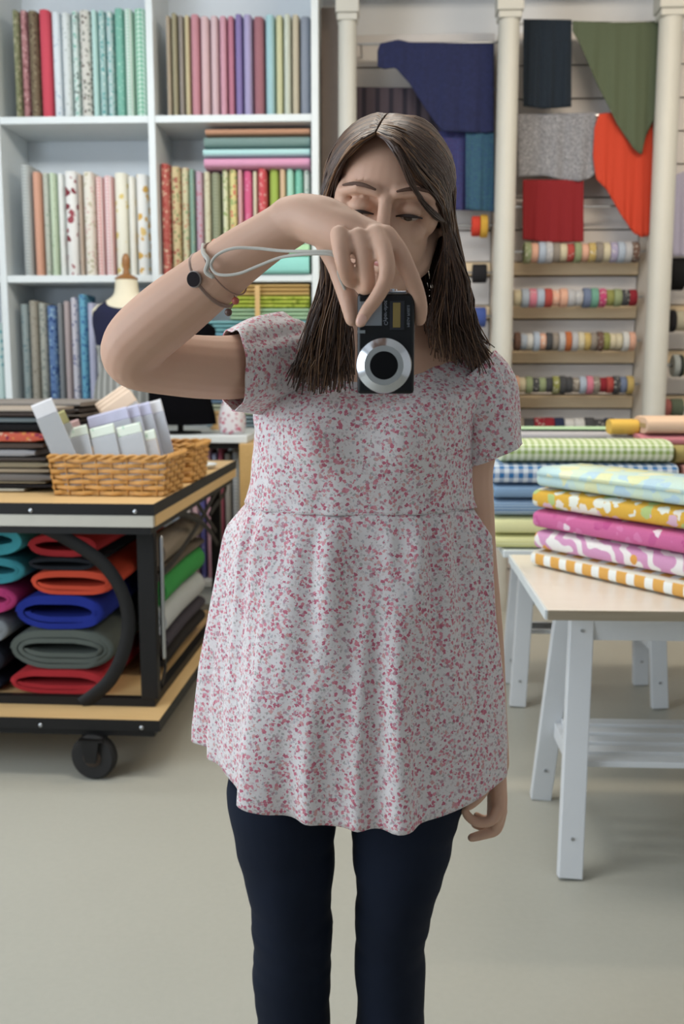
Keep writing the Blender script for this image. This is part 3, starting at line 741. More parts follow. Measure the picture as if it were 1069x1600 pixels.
trestle(fa.x + .045, fb.x - .045, 3.73, 4.02, zT2 - .025, 'white trestle with slatted shelf under the farther table', 'white trestles')
trestle(fb.x + .55, fb.x + 1.0, 3.73, 4.02, zT2 - .025, 'white trestle at the right end of the farther table beyond the frame', 'white trestles')

def lying_bolt(L, w, h, mat, M, label, group, core=True, r=.5, turns=5, flap=0.0):
    """flat bolt lying down: layered wrap around a card, local x = length"""
    e_ = bpy.data.objects.new('fabric_bolt', None); COL.objects.link(e_); setp(e_, None, M)
    tag(e_, label, 'fabric', group)
    sec = stadium(w, h, 36, r); rs = []
    for x, k in ((-L / 2, .93), (-L / 2 + .004, .99), (-L / 2 + .01, 1), (-L / 6, 1.006), (L / 6, 1.0), (L / 2 - .01, 1), (L / 2 - .004, .99), (L / 2, .93)):
        rs.append([(x, a * (1 - (1 - k) * .25), b * k + h / 2) for a, b in sec])
    mb = MB().rings(rs)
    obj('wrap', mb, mat, e_, M=M, angle=50)
    if core:
        obj('core_card', MB().box(-L / 2 - .004, L / 2 + .004, -w * .38, w * .38, h * .38, h * .62), M_card, e_, M=M, smooth=False)
    if flap:
        rs = [(x, -w / 2 + .012 - .006, h - .012) for x in (-L / 2 + .003, L / 2 - .003)]
        pts = [(-w * .50, h * .62), (-w * .495, h * .8), (-w * .46, h * .95), (-w * .4, h * 1.0 + .003), (-w * .1, h + .004), (w * .3, h + .003)]
        vv = [(x + .02 * math.sin(i * 1.3) * (0 if 0 < k < 6 else 0), a - .003, b + .0015) for k, x in enumerate([-L / 2 + .004 + (L - .008) * q / 6 for q in range(7)]) for i, (a, b) in enumerate(pts)]
        n_ = len(pts)
        obj('loose_edge', MB().add(vv, [(k * n_ + i, (k + 1) * n_ + i, (k + 1) * n_ + i + 1, k * n_ + i + 1) for k in range(6) for i in range(n_ - 1)]), mat, e_, M=M, solid=.0015)
    return e_
# near stack: five printed bolts, turned so that their long folds face front left
pA = P(828, 886, 2.84); pB = P(1069, 937, 2.42)
pA.z = pB.z = zT
dr = (pB - pA); ang = math.atan2(dr.y, dr.x); dr.normalize()
nrm = V((-dr.y, dr.x, 0))
Lb, Wb = .60, .23
specs = [('check', 'white and orange gingham', fabric('blocks', ('#e6e0cc', '#e8ab44', '#f2f4ee'), 17), .050),
         ('ogee', 'white and orchid pink ogee patterned', fabric('ogee', ('#f2ece8', '#dd9ac4', '#eaa23c'), 8), .060),
         ('mag', 'magenta pink bolt with small white flowers', fabric('floral', ('#d8669f', '#f2dce6', '#d8669f', '#c94f92', '#e07ab0', '#cf5a98'), 30), .058),
         ('yel', 'golden yellow bolt with white and pink flowers', fabric('big', ('#e8b21c', '#e5b8cc', '#eceee0', '#e8b21c', '#b9cc7a', '#efe6d8', '#e8b21c'), 34), .060),
         ('aqu', 'pale aqua and yellow flowered', fabric('big', ('#cfe8dc', '#e6eab4', '#bcdcea', '#d8ecd0', '#eef0c8', '#c4e4e4'), 20), .056)]
zz = zT
wob = [0, .012, .004, .0, .016]
for i, (k, nm, mt, h) in enumerate(specs):
    off = wob[i]
    c = pA + dr * (Lb / 2 + off) + nrm * (Wb / 2 + (.004 if i % 2 else 0)); c.z = zz + .0005
    M = Matrix.Translation(c) @ Matrix.Rotation(ang + (.015 if i % 2 else -.005), 4, 'Z')
    lying_bolt(Lb, Wb, h - .001, mt, M, '%s, %s from bottom in the near stack' % (nm if 'bolt' in nm else nm + ' bolt', ORD[i]), 'floral bolts on the near table', flap=.1 if i == 4 else 0)
    zz += h
# stack on the farther table
yS = 3.10; zz = zT2; xS = P(767, 800, yS).x
ztp = [P(800, v, yS).z for v in (837, 808, 781, 758, 725)]
ms = [('pale lemon', fabric('stripe', ('#f2f0ae', '#e8e69a'), 90)), ('pale yellow', fabric('plain', ('#f2f0ae',))), ('blue striped', fabric('stripe', ('#a5bcd0', '#5f88b4'), 110)),
      ('plain dusty blue', fabric('plain', ('#84a6c8',))), ('blue and white gingham', fabric('gingham', ('#dfe8f0', '#2f74b0'), 34))]
for i, ((nm, mt), z1) in enumerate(zip(ms, ztp)):
    h = z1 - zz; M = Matrix.Translation((xS + .29 + .006 * (i % 2), yS + .115, zz + .0005))
    lying_bolt(.57, .22, h - .001, mt, M, '%s bolt, %s from bottom in the stack behind the floral bolts' % (nm, ORD[i]), 'bolts on the farther table'); zz = z1
pg0, pg1 = P(785, 712, 3.12), P(1052, 720, 3.12)
hg = P(900, 690, 3.12).z - zz
lying_bolt(pg1.x - pg0.x, .19, .07, fabric('gingham', ('#e6edd2', '#98b45c'), 46), Matrix.Translation(((pg0.x + pg1.x) / 2, 3.21, zz + .0005)) @ Matrix.Rotation(-.0, 4, 'Z'),
           'green and white gingham bolt lying on top of the blue gingham one', 'bolts on the farther table', r=.7)
# things further back on that table
def far_stack(x_u, v_bot, items, Y, L, tagw):
    z = zT2
    x = P(x_u, 700, Y).x
    for nm, c, h, ln, dx in items:
        lying_bolt(ln, .2, h - .001, fabric('plain', (c,)) if isinstance(c, str) else c, Matrix.Translation((x + ln / 2 + dx, Y + .1, z + .0005)), '%s bolt in the %s' % (nm, tagw), 'bolts on the farther table', r=.6); z += h
Yb2 = 3.55
zt_ = P(1040, 697, Yb2).z - zT2
zt_b = P(1040, 680, Yb2).z - zT2; zt_c = P(1040, 652, Yb2).z - zT2
far_stack(1006, 0, [('sage', '#a8b48c', zt_ * .25, .5, .01), ('straw yellow', '#cdbf80', zt_ * .25, .5, 0), ('oatmeal', '#cfc6b0', zt_ * .25, .5, .005), ('apple green', '#c0c460', zt_ * .25, .5, .01), ('rose pink', '#d8848e', zt_b - zt_, .5, -.01), ('peach', '#e8c4a4', zt_c - zt_b, .5, .01)], Yb2, .5, 'tall plain stack on the farther table')
Yb3 = 3.80
ha = P(900, 690, Yb3).z - zT2; hb = P(900, 673, Yb3).z - zT2
far_stack(800, 0, [('cream', '#d8d2bc', ha * .34, .5, 0), ('pale grey', '#c8c8c4', ha * .33, .5, .01), ('ivory', '#dcd8c8', ha * .33, .5, .0), ('mint edged grey', '#bdb9bc', hb - ha, .56, 0)], Yb3, .5, 'low pale stack on the farther table')
lying_bolt(.62, .15, .006, fabric('plain', ('#b8dcb0',)), Matrix.Translation((P(800, 700, Yb3).x + .28, Yb3 + .09, zT2 + hb + .002)), 'thin mint green length lying on the low pale stack', 'bolts on the farther table', core=False)
# small yellow roll
ye = P(988, 668, 3.83); hbz = zT2
oy = obj('fabric_roll', MB().lathe([(.012, -.06), (.034, -.056), (.036, -.04), (.036, .06), (.012, .062)], 24, 'X', M=Matrix.Translation((ye.x, 3.99, zT2 + .0365))), fabric('plain', ('#e3b840',)))
tag(oy, 'small golden yellow roll behind the stacks on the farther table', 'fabric')
bpy.data.objects.remove(oy)
lying_bolt(.10, .10, P(988, 656, 3.66).z - P(988, 680, 3.66).z, fabric('plain', ('#e6b93c',)), Matrix.Translation((P(976, 668, 3.66).x, 3.69, zT2 + .001)) @ Matrix.Translation((0, .0, P(988, 680, 3.66).z - zT2)),
           'small golden yellow bolt end beside the peach bolt', 'bolts on the farther table', core=False, r=.75)
lying_bolt(.10, .10, P(988, 681, 3.66).z - zT2, fabric('plain', ('#b8b4b0',)), Matrix.Translation((P(976, 668, 3.66).x, 3.69, zT2 + .0005)), 'stone grey bolt beneath the small golden yellow one', 'bolts on the farther table', core=False)
# olive roll end at right of the gingham and coral one
lying_bolt(.25, .12, .055, fabric('plain', ('#a89a58',)), Matrix.Translation((pg1.x + .14, 3.20, zz + .0005 - .004)), 'olive yellow bolt end lying right of the green gingham bolt', 'bolts on the farther table', core=False, r=.7)
lying_bolt(.25, .2, .05, fabric('plain', ('#e09a90',)), Matrix.Translation((xS + .58 + .14, 3.20, zz - .055)), 'coral pink bolt at the right of the blue gingham bolt', 'bolts on the farther table', core=False)
lying_bolt(.25, .2, zz - .056 - zT2, fabric('plain', ('#cfc49c',)), Matrix.Translation((xS + .58 + .14, 3.20, zT2 + .0005)), 'thick straw coloured bolt beneath the coral pink one', 'bolts on the farther table', core=False)

# ------------------------------------------------------------------ trolley, left
TA = math.radians(-1.6)
TC = V((P(239, 790, 2.98).x, 2.98, 0))
TM = Matrix.Translation(TC) @ Matrix.Rotation(TA, 4, 'Z')
TL, TD = 1.25, 1.43                                   # length to the left, depth away
tro = empty('trolley', TC, 'black iron trolley with two blond wood decks and scrolled end frames, on rubber wheels', 'trolley')
def tpart(name, mb, m, parent=tro, **k):
    return obj(name, MB().add([TM @ V(p) for p in mb.v], mb.f), m, parent, **k)
ZT, ZL = .884, .198
def deck(z, nm, extra):
    tpart(nm, MB().box(-TL, 0, 0, TD, z - .012, z), M_ply, smooth=False, bevel=.001)
    rim = MB()
    rim.box(-TL - .004, .004, -.004, -.0005, z - .034, z + .001).box(.0005, .004, -.0005, TD + .004, z - .034, z + .001)
    rim.box(-TL - .004, .0, TD + .0005, TD + .004, z - .034, z + .001).box(-TL - .004, -TL - .0005, -.0005, TD + .0005, z - .034, z + .001)
    r = tpart('iron_rim', rim, M_black, smooth=False)
    for x in (-.055, -.38, -.75, -1.1):
        tpart('rivet', MB().sphere((x, -.005, z - .022), (.007, .004, .007), n=10, m=6), M_steel, r)
    return r
deck(ZT, 'top_deck', 0)
tpart('front_apron', MB().box(-TL, -.0005, -.003, .02, ZT - .071, ZT - .0345), M_greyedge, smooth=False, bevel=.001)
tpart('side_apron', MB().box(-.02, .003, .0205, TD, ZT - .071, ZT - .0345), M_plyy, smooth=False, bevel=.001)
tpart('top_frame', MB().box(-TL + .04, -.045, .10, .13, ZT - .100, ZT - .072).box(-.075, -.045, .13, TD - .1, ZT - .100, ZT - .072), M_black, smooth=False)
tpart('front_lip', MB().box(-TL + .01, -.01, .004, .03, ZT - .094, ZT - .0715).box(-.03, -.01, .03, TD - .02, ZT - .094, ZT - .0715), M_black, smooth=False)
deck(ZL, 'bottom_deck', 0)
tpart('bottom_frame', MB().box(-TL + .04, -.045, .125, .155, ZL + .0005, ZL + .028).box(-.075, -.045, .155, TD - .1, ZL + .0005, ZL + .028).box(-TL + .02, -.02, .02, .06, ZL - .06, ZL - .0125).box(-.06, -.02, .06, TD - .02, ZL - .06, ZL - .0125), M_black, smooth=False)
for x in (-.088, -TL + .09):
    for y in (.14, TD - .12):
        tpart('post', MB().box(x, x + .055 if y < .5 else x + .042, y - .02, y + .02, ZL + .0285, ZT - .101), M_black, smooth=False, bevel=.002)
# scrolled braces
def flatbar(pts, name, w=.010, d=.020, hint=(0, 1, 0)):
    q = crv(pts, 7); tpart(name, MB().tube(q, (w / 1.6, d / 1.6), 8, hint=hint, round_=False), M_black)
def PT(u, v, Y): return TM.inverted() @ P(u, v, Y)
flatbar([PT(52, 816, 3.11), PT(110, 845, 3.11), PT(165, 885, 3.11), PT(196, 940, 3.11), PT(198, 1000, 3.11), PT(172, 1062, 3.11), PT(128, 1100, 3.11)], 'curved_brace', .008, .036)
xe = -.052
ends = lambda y, z: (xe, y, z)
flatbar([ends(.55, .775), ends(.8, .72), ends(1.05, .64), ends(1.25, .54)], 'cross_brace', .008, .020, hint=(1, 0, 0))
flatbar([ends(.2, .60), ends(.5, .625), ends(.85, .68), ends(1.25, .765), ends(1.42, .785), ends(1.47, .76), ends(1.42, .735), ends(1.30, .72), ends(1.1, .69)], 'scroll_brace', .008, .020, hint=(1, 0, 0))
flatbar([ends(1.22, .60), ends(1.05, .68), ends(.85, .775)], 'cross_brace', .008, .018, hint=(1, 0, 0))
flatbar([ends(.17, .45), ends(.26, .36), ends(.30, .28), ends(.24, .235)], 'curved_brace', .008, .018, hint=(1, 0, 0))
tpart('drop_rod', MB().tube([(-.02, .16, ZT - .13), (-.02, .16, ZL + .16)], .008, 10), M_steel)
# casters
def caster(x, y):
    w = tpart('wheel', MB().lathe([(.012, -.018), (.05, -.02), (.066, -.02), (.073, -.012), (.073, .012), (.066, .02), (.05, .02), (.012, .018)], 32, 'X', M=Matrix.Translation((x, y, .0735)) @ Matrix.Rotation(1.47, 4, 'Z')), M_rubber)
    tpart('hub', MB().lathe([(.006, -.026), (.026, -.024), (.03, -.021), (.03, .021), (.026, .024), (.006, .026)], 20, 'X', M=Matrix.Translation((x, y, .0735)) @ Matrix.Rotation(1.47, 4, 'Z')), plain('worn_metal', '#4a3f38', .5, .6, var=.2), w)
    Mx = Matrix.Translation((x, y, .0735)) @ Matrix.Rotation(1.47, 4, 'Z')
    f = MB()
    for s in (-1, 1):
        f.rings([[Mx @ V((s * .031 + q * .003, a, b)) for q in (0,) for a, b in ((-.018, -.012), (.018, -.012), (.03, .064), (-.03, .064))],
                 [Mx @ V((s * .035, a, b)) for a, b in ((-.018, -.012), (.018, -.012), (.03, .064), (-.03, .064))]])
    tpart('fork', f.box(x - .04, x + .04, y - .04, y + .04, ZL - .0665, ZL - .0605), M_black, smooth=False)
cx_ = (TM.inverted() @ P(148, 1210, 2.99)).x
for x in (cx_, -TL + .2):
    for y in (.01, TD - .1): caster(x, y)

# flat-rolled felts and knits on the lower deck
def spiral_roll(w, h, L, mat, loc, label, turns=3, seed=0, cat='fabric', group='rolled fabrics on the lower deck', cut=0.0, name='rolled_fabric', zlift=0):
    """a cloth wound flat; its spiral end faces the front"""
    n = 26 * turns; out, inn = [], []; rnd = random.Random(seed)
    pitch = (h / 2) / (turns + .35); th = pitch * .80
    for i in range(n + 1):
        a = 2 * PI * i / 26 + PI; r = pitch * (a - PI) / (2 * PI) + pitch * .35 + th * .5
        r = min(r, h / 2 - th / 2)
        fl = (w - h) / 2
        c, s = math.cos(a), math.sin(a)
        wx = math.copysign(abs(c) ** .5, c) * fl
        q = V((wx + r * c, 0, r * s)); nn = V((c, 0, s))
        if abs(c) < .8: nn = V((c * .4, 0, s)).normalized()
        out.append(q + nn * th / 2); inn.append(q - nn * th / 2)
    loop = out + inn[::-1]; k = len(loop)
    ph = rnd.uniform(0, 6)
    rs = []
    for y in (0, .01, L * .5, L - .01, L):
        e_ = .97 if y in (0, L) else 1
        rs.append([V((p.x * e_ + .004 * math.sin(y * 9 + ph), y + (.004 * math.sin(p.x * 40 + ph) if y < .02 else 0), p.z * e_)) for p in loop])
    mb = MB(); vv = [p for r in rs for p in r]; fs = []
    for i in range(len(rs) - 1):
        for j in range(k):
            j2 = (j + 1) % k; fs.append((i * k + j, i * k + j2, (i + 1) * k + j2, (i + 1) * k + j))
    for b in (0, (len(rs) - 1) * k):
        for j in range(n): fs.append((b + j, b + j + 1, b + k - 2 - j, b + k - 1 - j))
    mb.add(vv, fs)
    M = TM @ Matrix.Translation(V(loc) + V((0, 0, h / 2 + .001)))
    o = obj(name, mb, mat, M=M, angle=70)
    return tag(o, label, cat, group)
felt = lambda c: fabric('plain', (c,), 41)
def stackpos(u0, u1, v0, v1, Y):
    a, b = PT(u0, v1, Y), PT(u1, v0, Y)
    return (a.x + b.x) / 2, b.x - a.x, a.z, b.z
def column_of(rolls, Yf, x_shift=0):
    z = ZL + .0005
    for i, (u0, u1, v0, c, nm, turns, extra) in enumerate(rolls):
        xc, w, _, zt_ = stackpos(u0, u1, v0, v0 + 30, Yf)
        h = zt_ - z
        if h < .02: h = .05
        spiral_roll(w, h - .001, .95, felt(c), (xc, Yf - TC.y + random.uniform(-.01, .015), z), '%s rolled cloth on the lower deck, %s' % (nm, extra), turns, i)
        z += h
column_of([(14, 166, 1050, '#c01f28', 'bright red', 2, 'bottom of the middle pile'), (8, 174, 987, '#5f665f', 'thick grey green', 3, 'between the red and royal blue ones'),
           (20, 162, 932, '#1c2f92', 'royal blue', 2, 'under the orange one'), (42, 176, 893, '#d8431c', 'orange', 2, 'above the royal blue one'),
           (40, 145, 873, '#23262c', 'black', 1, 'squeezed above the orange one'), (40, 150, 838, '#b51f26', 'dark red', 1, 'topmost of the middle pile')], 3.20)
column_of([(-130, 2, 1062, '#1d2230', 'midnight blue', 2, 'bottom of the leftmost pile'), (-130, 0, 1010, '#2b2e38', 'charcoal', 2, 'second in the leftmost pile'), (-125, 12, 962, '#8a8f93', 'silver grey', 2, 'in the leftmost pile under the magenta one'),
           (-120, 22, 916, '#c02f74', 'magenta', 2, 'in the leftmost pile under the teal ones'), (-110, 33, 872, '#2f93a0', 'deep teal', 2, 'lower teal one at the left edge'),
           (-115, 34, 822, '#35a5b2', 'bright teal', 2, 'upper teal one at the left edge')], 3.215)
# rolls behind the near post, their long sides seen through the end frame
def side_roll(uR, v0, v1, Y, c, nm, w=.15, L=.85, turns=2, kind=None, zz=None):
    a, b = P(uR, v1, Y), P(uR, v0, Y)
    h = b.z - a.z; x = (TM.inverted() @ a).x - w / 2
    spiral_roll(w, h, L, kind or felt(c), (x, Y - TC.y, zz), nm, turns, 5)
    return zz + h + .002
zz = ZL + .03
xx = -.055
for c, h, w, nm, tt, yy0 in (('#2a2624', .06, .16, 'black cloth roll at the bottom of the pile by the near post', 2, .19), ('#454048', .05, .16, 'dark plum cloth roll by the near post, second from the bottom', 2, .2),
                         ('#b9bdbd', .105, .14, 'pale grey cloth roll beneath the green one by the near post', 3, .19), ('#2f9a44', .11, .14, 'bright green cloth roll by the near post', 3, .2),
                         ('#6a5f52', .03, .15, 'thin brown cloth roll between the green and beige ones', 1, .2), ('#9a8c7a', .105, .16, 'beige cloth roll on top of the green one', 2, .2)):
    w = .098; yy0 += .26
    spiral_roll(w, h, .66, felt(c), (-.083 - w / 2, yy0, zz), nm, tt, 3, group='rolls by the near post'); zz += h + .0015
# baskets
def basket(cx, cy, w, d, h, z, rot, label):
    M = TM @ Matrix.Translation((cx, cy, z)) @ Matrix.Rotation(rot, 4, 'Z')
    e_ = bpy.data.objects.new('wicker_basket', None); COL.objects.link(e_); setp(e_, None, M); tag(e_, label, 'basket', 'wicker baskets on the trolley')
    def path(s, flare):
        W, D = w / 2 * flare, d / 2 * flare; r = .025; per = 2 * (2 * W + 2 * D); q = s * per
        for (ax, ay), (dx, dy), ln in (((-W, -D), (1, 0), 2 * W), ((W, -D), (0, 1), 2 * D), ((W, D), (-1, 0), 2 * W), ((-W, D), (0, -1), 2 * D)):
            if q <= ln: return V((ax + dx * q, ay + dy * q, 0)), V((dy, -dx, 0))
            q -= ln
        return V((-W, -D, 0)), V((0, -1, 0))
    ns = int((w + d) * 2 / .052) // 2 * 2 + 1
    rows_ = 7; rh = h / rows_
    steps = ns * 4
    for rI in range(rows_):
        flare = .93 + .07 * rI / rows_; pts = []
        for i in range(steps + 1):
            s = i / steps % 1.0
            p, nrm_ = path(s, flare)
            p = p + nrm_ * .0062 * math.cos(PI * i / 4 + PI * rI) + V((0, 0, rh * (rI + .5) + .0015 * math.sin(i * .7 + rI)))
            pts.append(p)
        mb = MB().tube(pts, (rh * .40, .0048), 6, hint=(0, 0, 1), round_=False)
        obj('wicker_strand', mb, M_wicker, e_, M=M)
    mb = MB()
    for i in range(ns):
        p, _ = path(i / ns, .93); q, _ = path(i / ns, 1.0)
        mb.tube([p + V((0, 0, .002)), q + V((0, 0, h))], .0028, 6)
    st = obj('stakes', mb, M_wicker, e_, M=M); 
    pts1 = []; pts2 = []
    for i in range(steps * 2 + 1):
        s = i / steps / 2 % 1.0; p, nrm_ = path(s, 1.0); a = i * .55
        pts1.append(p + nrm_ * .006 * math.cos(a) + V((0, 0, h + .002 + .005 * math.sin(a)))); pts2.append(p - nrm_ * .006 * math.cos(a) + V((0, 0, h + .002 - .005 * math.sin(a))))
    obj('rim', MB().tube(pts1, .005, 6, round_=False).tube(pts2, .005, 6, round_=False), M_wicker, e_, M=M)
    obj('base', MB().box(-w * .46, w * .46, -d * .46, d * .46, .001, .006), M_wicker, e_, M=M, smooth=False)
    return M
zK = ZT + .0015
a, b = PT(72, 772, 3.12), PT(258, 772, 3.12)
bw = b.x - a.x
BM1 = basket((a.x + b.x) / 2, .30, bw, .26, .124, zK, -.02, 'golden wicker basket at the front of the trolley top holding clear packets')
a2 = PT(306, 745, 3.50)
BM2 = basket(a2.x - .19, .68, .36, .26, .13, zK, 0, 'second wicker basket directly behind the front one on the trolley top')
# packets: folded cards in clear sleeves
t = NT('clear_sleeve', .25, spec=.6); t.base(lin('#c2c5c8')); t.b.inputs['Alpha'].default_value = .45; M_clear = t.m
M_paper = [plain('packet_white', '#cfcfd2', .6, var=.06), plain('packet_lilac', '#b9b9d0', .6, var=.1), plain('packet_grey', '#a9aaae', .6, var=.06), plain('packet_peach', '#e3cbb4', .6, var=.05), plain('packet_pink', '#c9a8a8', .7, var=.2), plain('packet_olive', '#b3b07c', .7, var=.2)]
M_mint = fabric('dots', ('#dce6d8', '#a5c9b0'), 60)
def packet(M, w, h, th, mat, head, label, fan=0.0):
    e_ = bpy.data.objects.new('paper_packet', None); COL.objects.link(e_); setp(e_, None, M); tag(e_, label, 'packet', 'packets in the wicker baskets')
    hb = h * .84
    obj('card', MB().box(-w / 2, w / 2, 0, th, 0, hb), mat, e_, M=M, smooth=False, bevel=.001)
    obj('header', MB().rings([[(x, th / 2 + a_ * (th / 2 + .001), b_) for a_, b_ in ((-1, hb + .0005), (1, hb + .0005), (.8, h - .006), (0, h), (-.8, h - .006))] for x in (-w / 2, w / 2)]), head, e_, M=M, smooth=False)
    obj('sleeve', MB().rings([[(-w / 2 - .002, y, .001), (w / 2 + .002, y, .001), (w / 2 + .002, y, hb - .002), (-w / 2 - .002, y, hb - .002)] for y in (-.003, -.002)]), M_clear, e_, M=M, smooth=False)
    return e_
def place(u, v, Y, rz=0, rx=0, ry=0):
    p = P(u, v, Y); return Matrix.Translation(p) @ Matrix.Rotation(rz, 4, 'Z') @ Matrix.Rotation(ry, 4, 'Y') @ Matrix.Rotation(rx, 4, 'X')
zin = zK + .008
def pin(x, y, rx, ry, w, h, th, mat, head, label, rz=0):
    packet(TM @ Matrix.Translation((x, y, zin + abs(math.sin(ry)) * w / 2 + .003)) @ Matrix.Rotation(rz, 4, 'Z') @ Matrix.Rotation(ry, 4, 'Y') @ Matrix.Rotation(rx, 4, 'X'), w, h, th, mat, head, label)
bx = (a.x + b.x) / 2
for i, (dx, nm) in enumerate(((-.088, 'leftmost'), (.0, 'second'), (.088, 'third'))):
    pin(bx + dx, .225 + .008 * i, math.radians(-10), math.radians(-14), .080, .205 + .004 * i, .012, M_paper[0] if i != 1 else M_paper[2], M_mint, 'grey white packet with mint header, %s of the front row in the basket' % nm)
pin(bx + .152, .255, math.radians(-10), math.radians(-14), .034, .20, .012, M_paper[3], M_mint, 'narrow peach edged packet at the right of the front row')
for i in range(4):
    pin(bx + .01 + .035 * i, .310 + .022 * i, math.radians(-8), math.radians(-15), .14, .245 + .008 * i, .010, M_paper[1], M_paper[1] if i < 3 else M_paper[0], 'lilac grey packet in the second row of the front basket, %s from the front' % ORD[i])
pin(bx - .105, .190, math.radians(-3), math.radians(-22), .07, .30, .01, M_paper[2], M_paper[0], 'tall clear sleeve leaning left at the basket end', rz=.15)
pin(bx - .095, .265, math.radians(-5), math.radians(-22), .06, .26, .012, M_paper[5], M_paper[5], 'olive and yellow printed packet leaning beside the clear sleeve', rz=.4)
pin(bx - .09, .288, math.radians(-6), math.radians(-18), .06, .225, .012, M_paper[4], M_paper[4], 'dusky pink printed packet leaning at the left of the basket', rz=.3)
for i in range(3):
    pin(PT(246, 705, 3.55).x - .015 * i, .60 + .03 * i, math.radians(-4), math.radians(-34), .13, .30 + .01 * i, .012, M_paper[3] if i != 1 else M_paper[0], M_paper[3], 'peach card packet leaning left in the second basket, %s from the front' % ORD[i])
# oval dish lying beyond the baskets
pd = PT(326, 712, 4.05)
o = obj('paper_dish', MB().lathe([(.02, 0), (.06, .003), (.075, .018), (.072, .019), (.057, .006), (.02, .004)], 28, M=TM @ Matrix.Translation((pd.x - .04, 4.05 - TC.y, zK))), M_white)
tag(o, 'white shallow dish at the far right corner of the trolley top', 'dish')
# folded dark fabrics, front pile and rear pile, at the left of the top deck
def fold(x0_, x1_, y0_, d, z0_, z1_, mat, label, grp, yaw=0.0, layers=2):
    h = z1_ - z0_ - .0012; L = x1_ - x0_; mb = MB(); th = h / layers
    for k_ in range(layers):
        zc_ = -h / 2 + th * (k_ + .5); sec = stadium(d, th * .985, 18, .3); j = random.uniform(-.004, .004)
        # folds face right and front: section round in both directions
        rs = []
        for s_ in (-1, -.97, -.9, 0, .9, .97, 1):
            kk = math.sqrt(max(0, 1 - max(0, abs(s_) - .9) ** 2 / .0105)); rs.append([(s_ * L / 2, p_ + j, q_ * max(kk, .7) + zc_) for p_, q_ in sec])
        mb.rings(rs)
    M = TM @ Matrix.Translation(((x0_ + x1_) / 2, y0_ + d / 2, z0_ + .0006 + h / 2)) @ Matrix.Rotation(yaw, 4, 'Z')
    o = obj('folded_fabric', mb, mat, M=M, angle=60); tag(o, label, 'fabric', grp)
zz = ZT + .002
GP = 'folded dark fabrics on the trolley top'
for i, (u1, v0, c, nm, kd) in enumerate([(24, 764, '#b9b3a2', 'pale ivory', 'plain'), (70, 757, '#2a2627', 'black', 'plain'), (56, 753, '#c0b396', 'cream edged', 'plain'), (68, 741, '#6f6b68', 'charcoal', 'plain'), (62, 733, '#a08f76', 'tan', 'plain'), (60, 722, '#958a70', 'khaki', 'plain'),
                                        (58, 715, '#4a433f', 'dark brown', 'plain'), (40, 703, '#94959a', 'mid grey', 'plain'), (52, 692, '#5a4c44', 'umber', 'plain'), (54, 675, '#c8583f', 'orange patterned', 'fl'), (60, 662, '#19181a', 'jet black', 'plain'),
                                        (50, 652, '#7f8a8c', 'blue grey', 'plain'), (64, 645, '#3f3734', 'espresso', 'plain'), (60, 638, '#a89a8a', 'oatmeal', 'plain')]):
    xr_ = PT(u1 + 12, v0, 3.24).x; z1_ = PT(40, v0, 3.24).z
    mt = fabric('floral', ('#c8583f', '#d8a58a', '#8f2f4a', '#d88a3a'), 60) if kd == 'fl' else felt(c)
    fold(-1.22, xr_, .25 + .008 * (i % 3), .26, zz, z1_, mt, '%s folded fabric, %s from bottom of the front left pile' % (nm, ORD[i]), GP, layers=1); zz = z1_
zz = ZT + .002
for i, (v0, c, nm) in enumerate([(735, '#3a3634', 'dark grey'), (715, '#4c443c', 'bronze'), (700, '#b08a3c', 'ochre'), (688, '#3a3434', 'sooty'), (672, '#54504c', 'ash'), (660, '#6a5f66', 'plum grey'), (652, '#3c3636', 'coffee'), (645, '#6f6862', 'stone'), (636, '#4a4442', 'peat'), (626, '#8a827a', 'warm grey')]):
    z1_ = PT(120, v0, 3.62).z
    if z1_ < zz + .006: z1_ = zz + .012
    fold(-1.22, PT(134, v0, 3.62).x + .004 * (i % 2), .55, .35, zz, z1_, felt(c), '%s folded fabric, %s from the bottom of the rear pile on the trolley' % (nm, ORD[i]), GP, layers=1); zz = z1_

# ------------------------------------------------------------------ person
t = NT('skin', .55, sss=.12, spec=.35)
n1 = t.noise(9, 3)
t.base(t.mix(n1, lin('#bf937a'), lin('#d2ad97'))); M_skin = t.m
pers = empty('person', (0, 1.43, 0), 'person in a loose floral tunic and dark jeans holding a small camera before the face', 'person')
YT = 1.43
def PP(u, v, Y): return P(u, v, Y)

# head frame: local x = picture right, -y = face forward, z = up
HS = .95
HR = Matrix.Rotation(math.radians(5.5), 3, 'Y') @ Matrix.Rotation(math.radians(-2), 3, 'Z') @ Matrix.Rotation(math.radians(13), 3, 'X')
eye_mid = P(602, 327, 1.255)
HC = eye_mid - HR @ (V((0, -.080, 0)) * HS)
HM = Matrix.Translation(HC) @ (HR.to_4x4()) @ Matrix.Scale(HS, 4)
def H(x, y, z): return HM @ V((x, y, z))

body = MB()
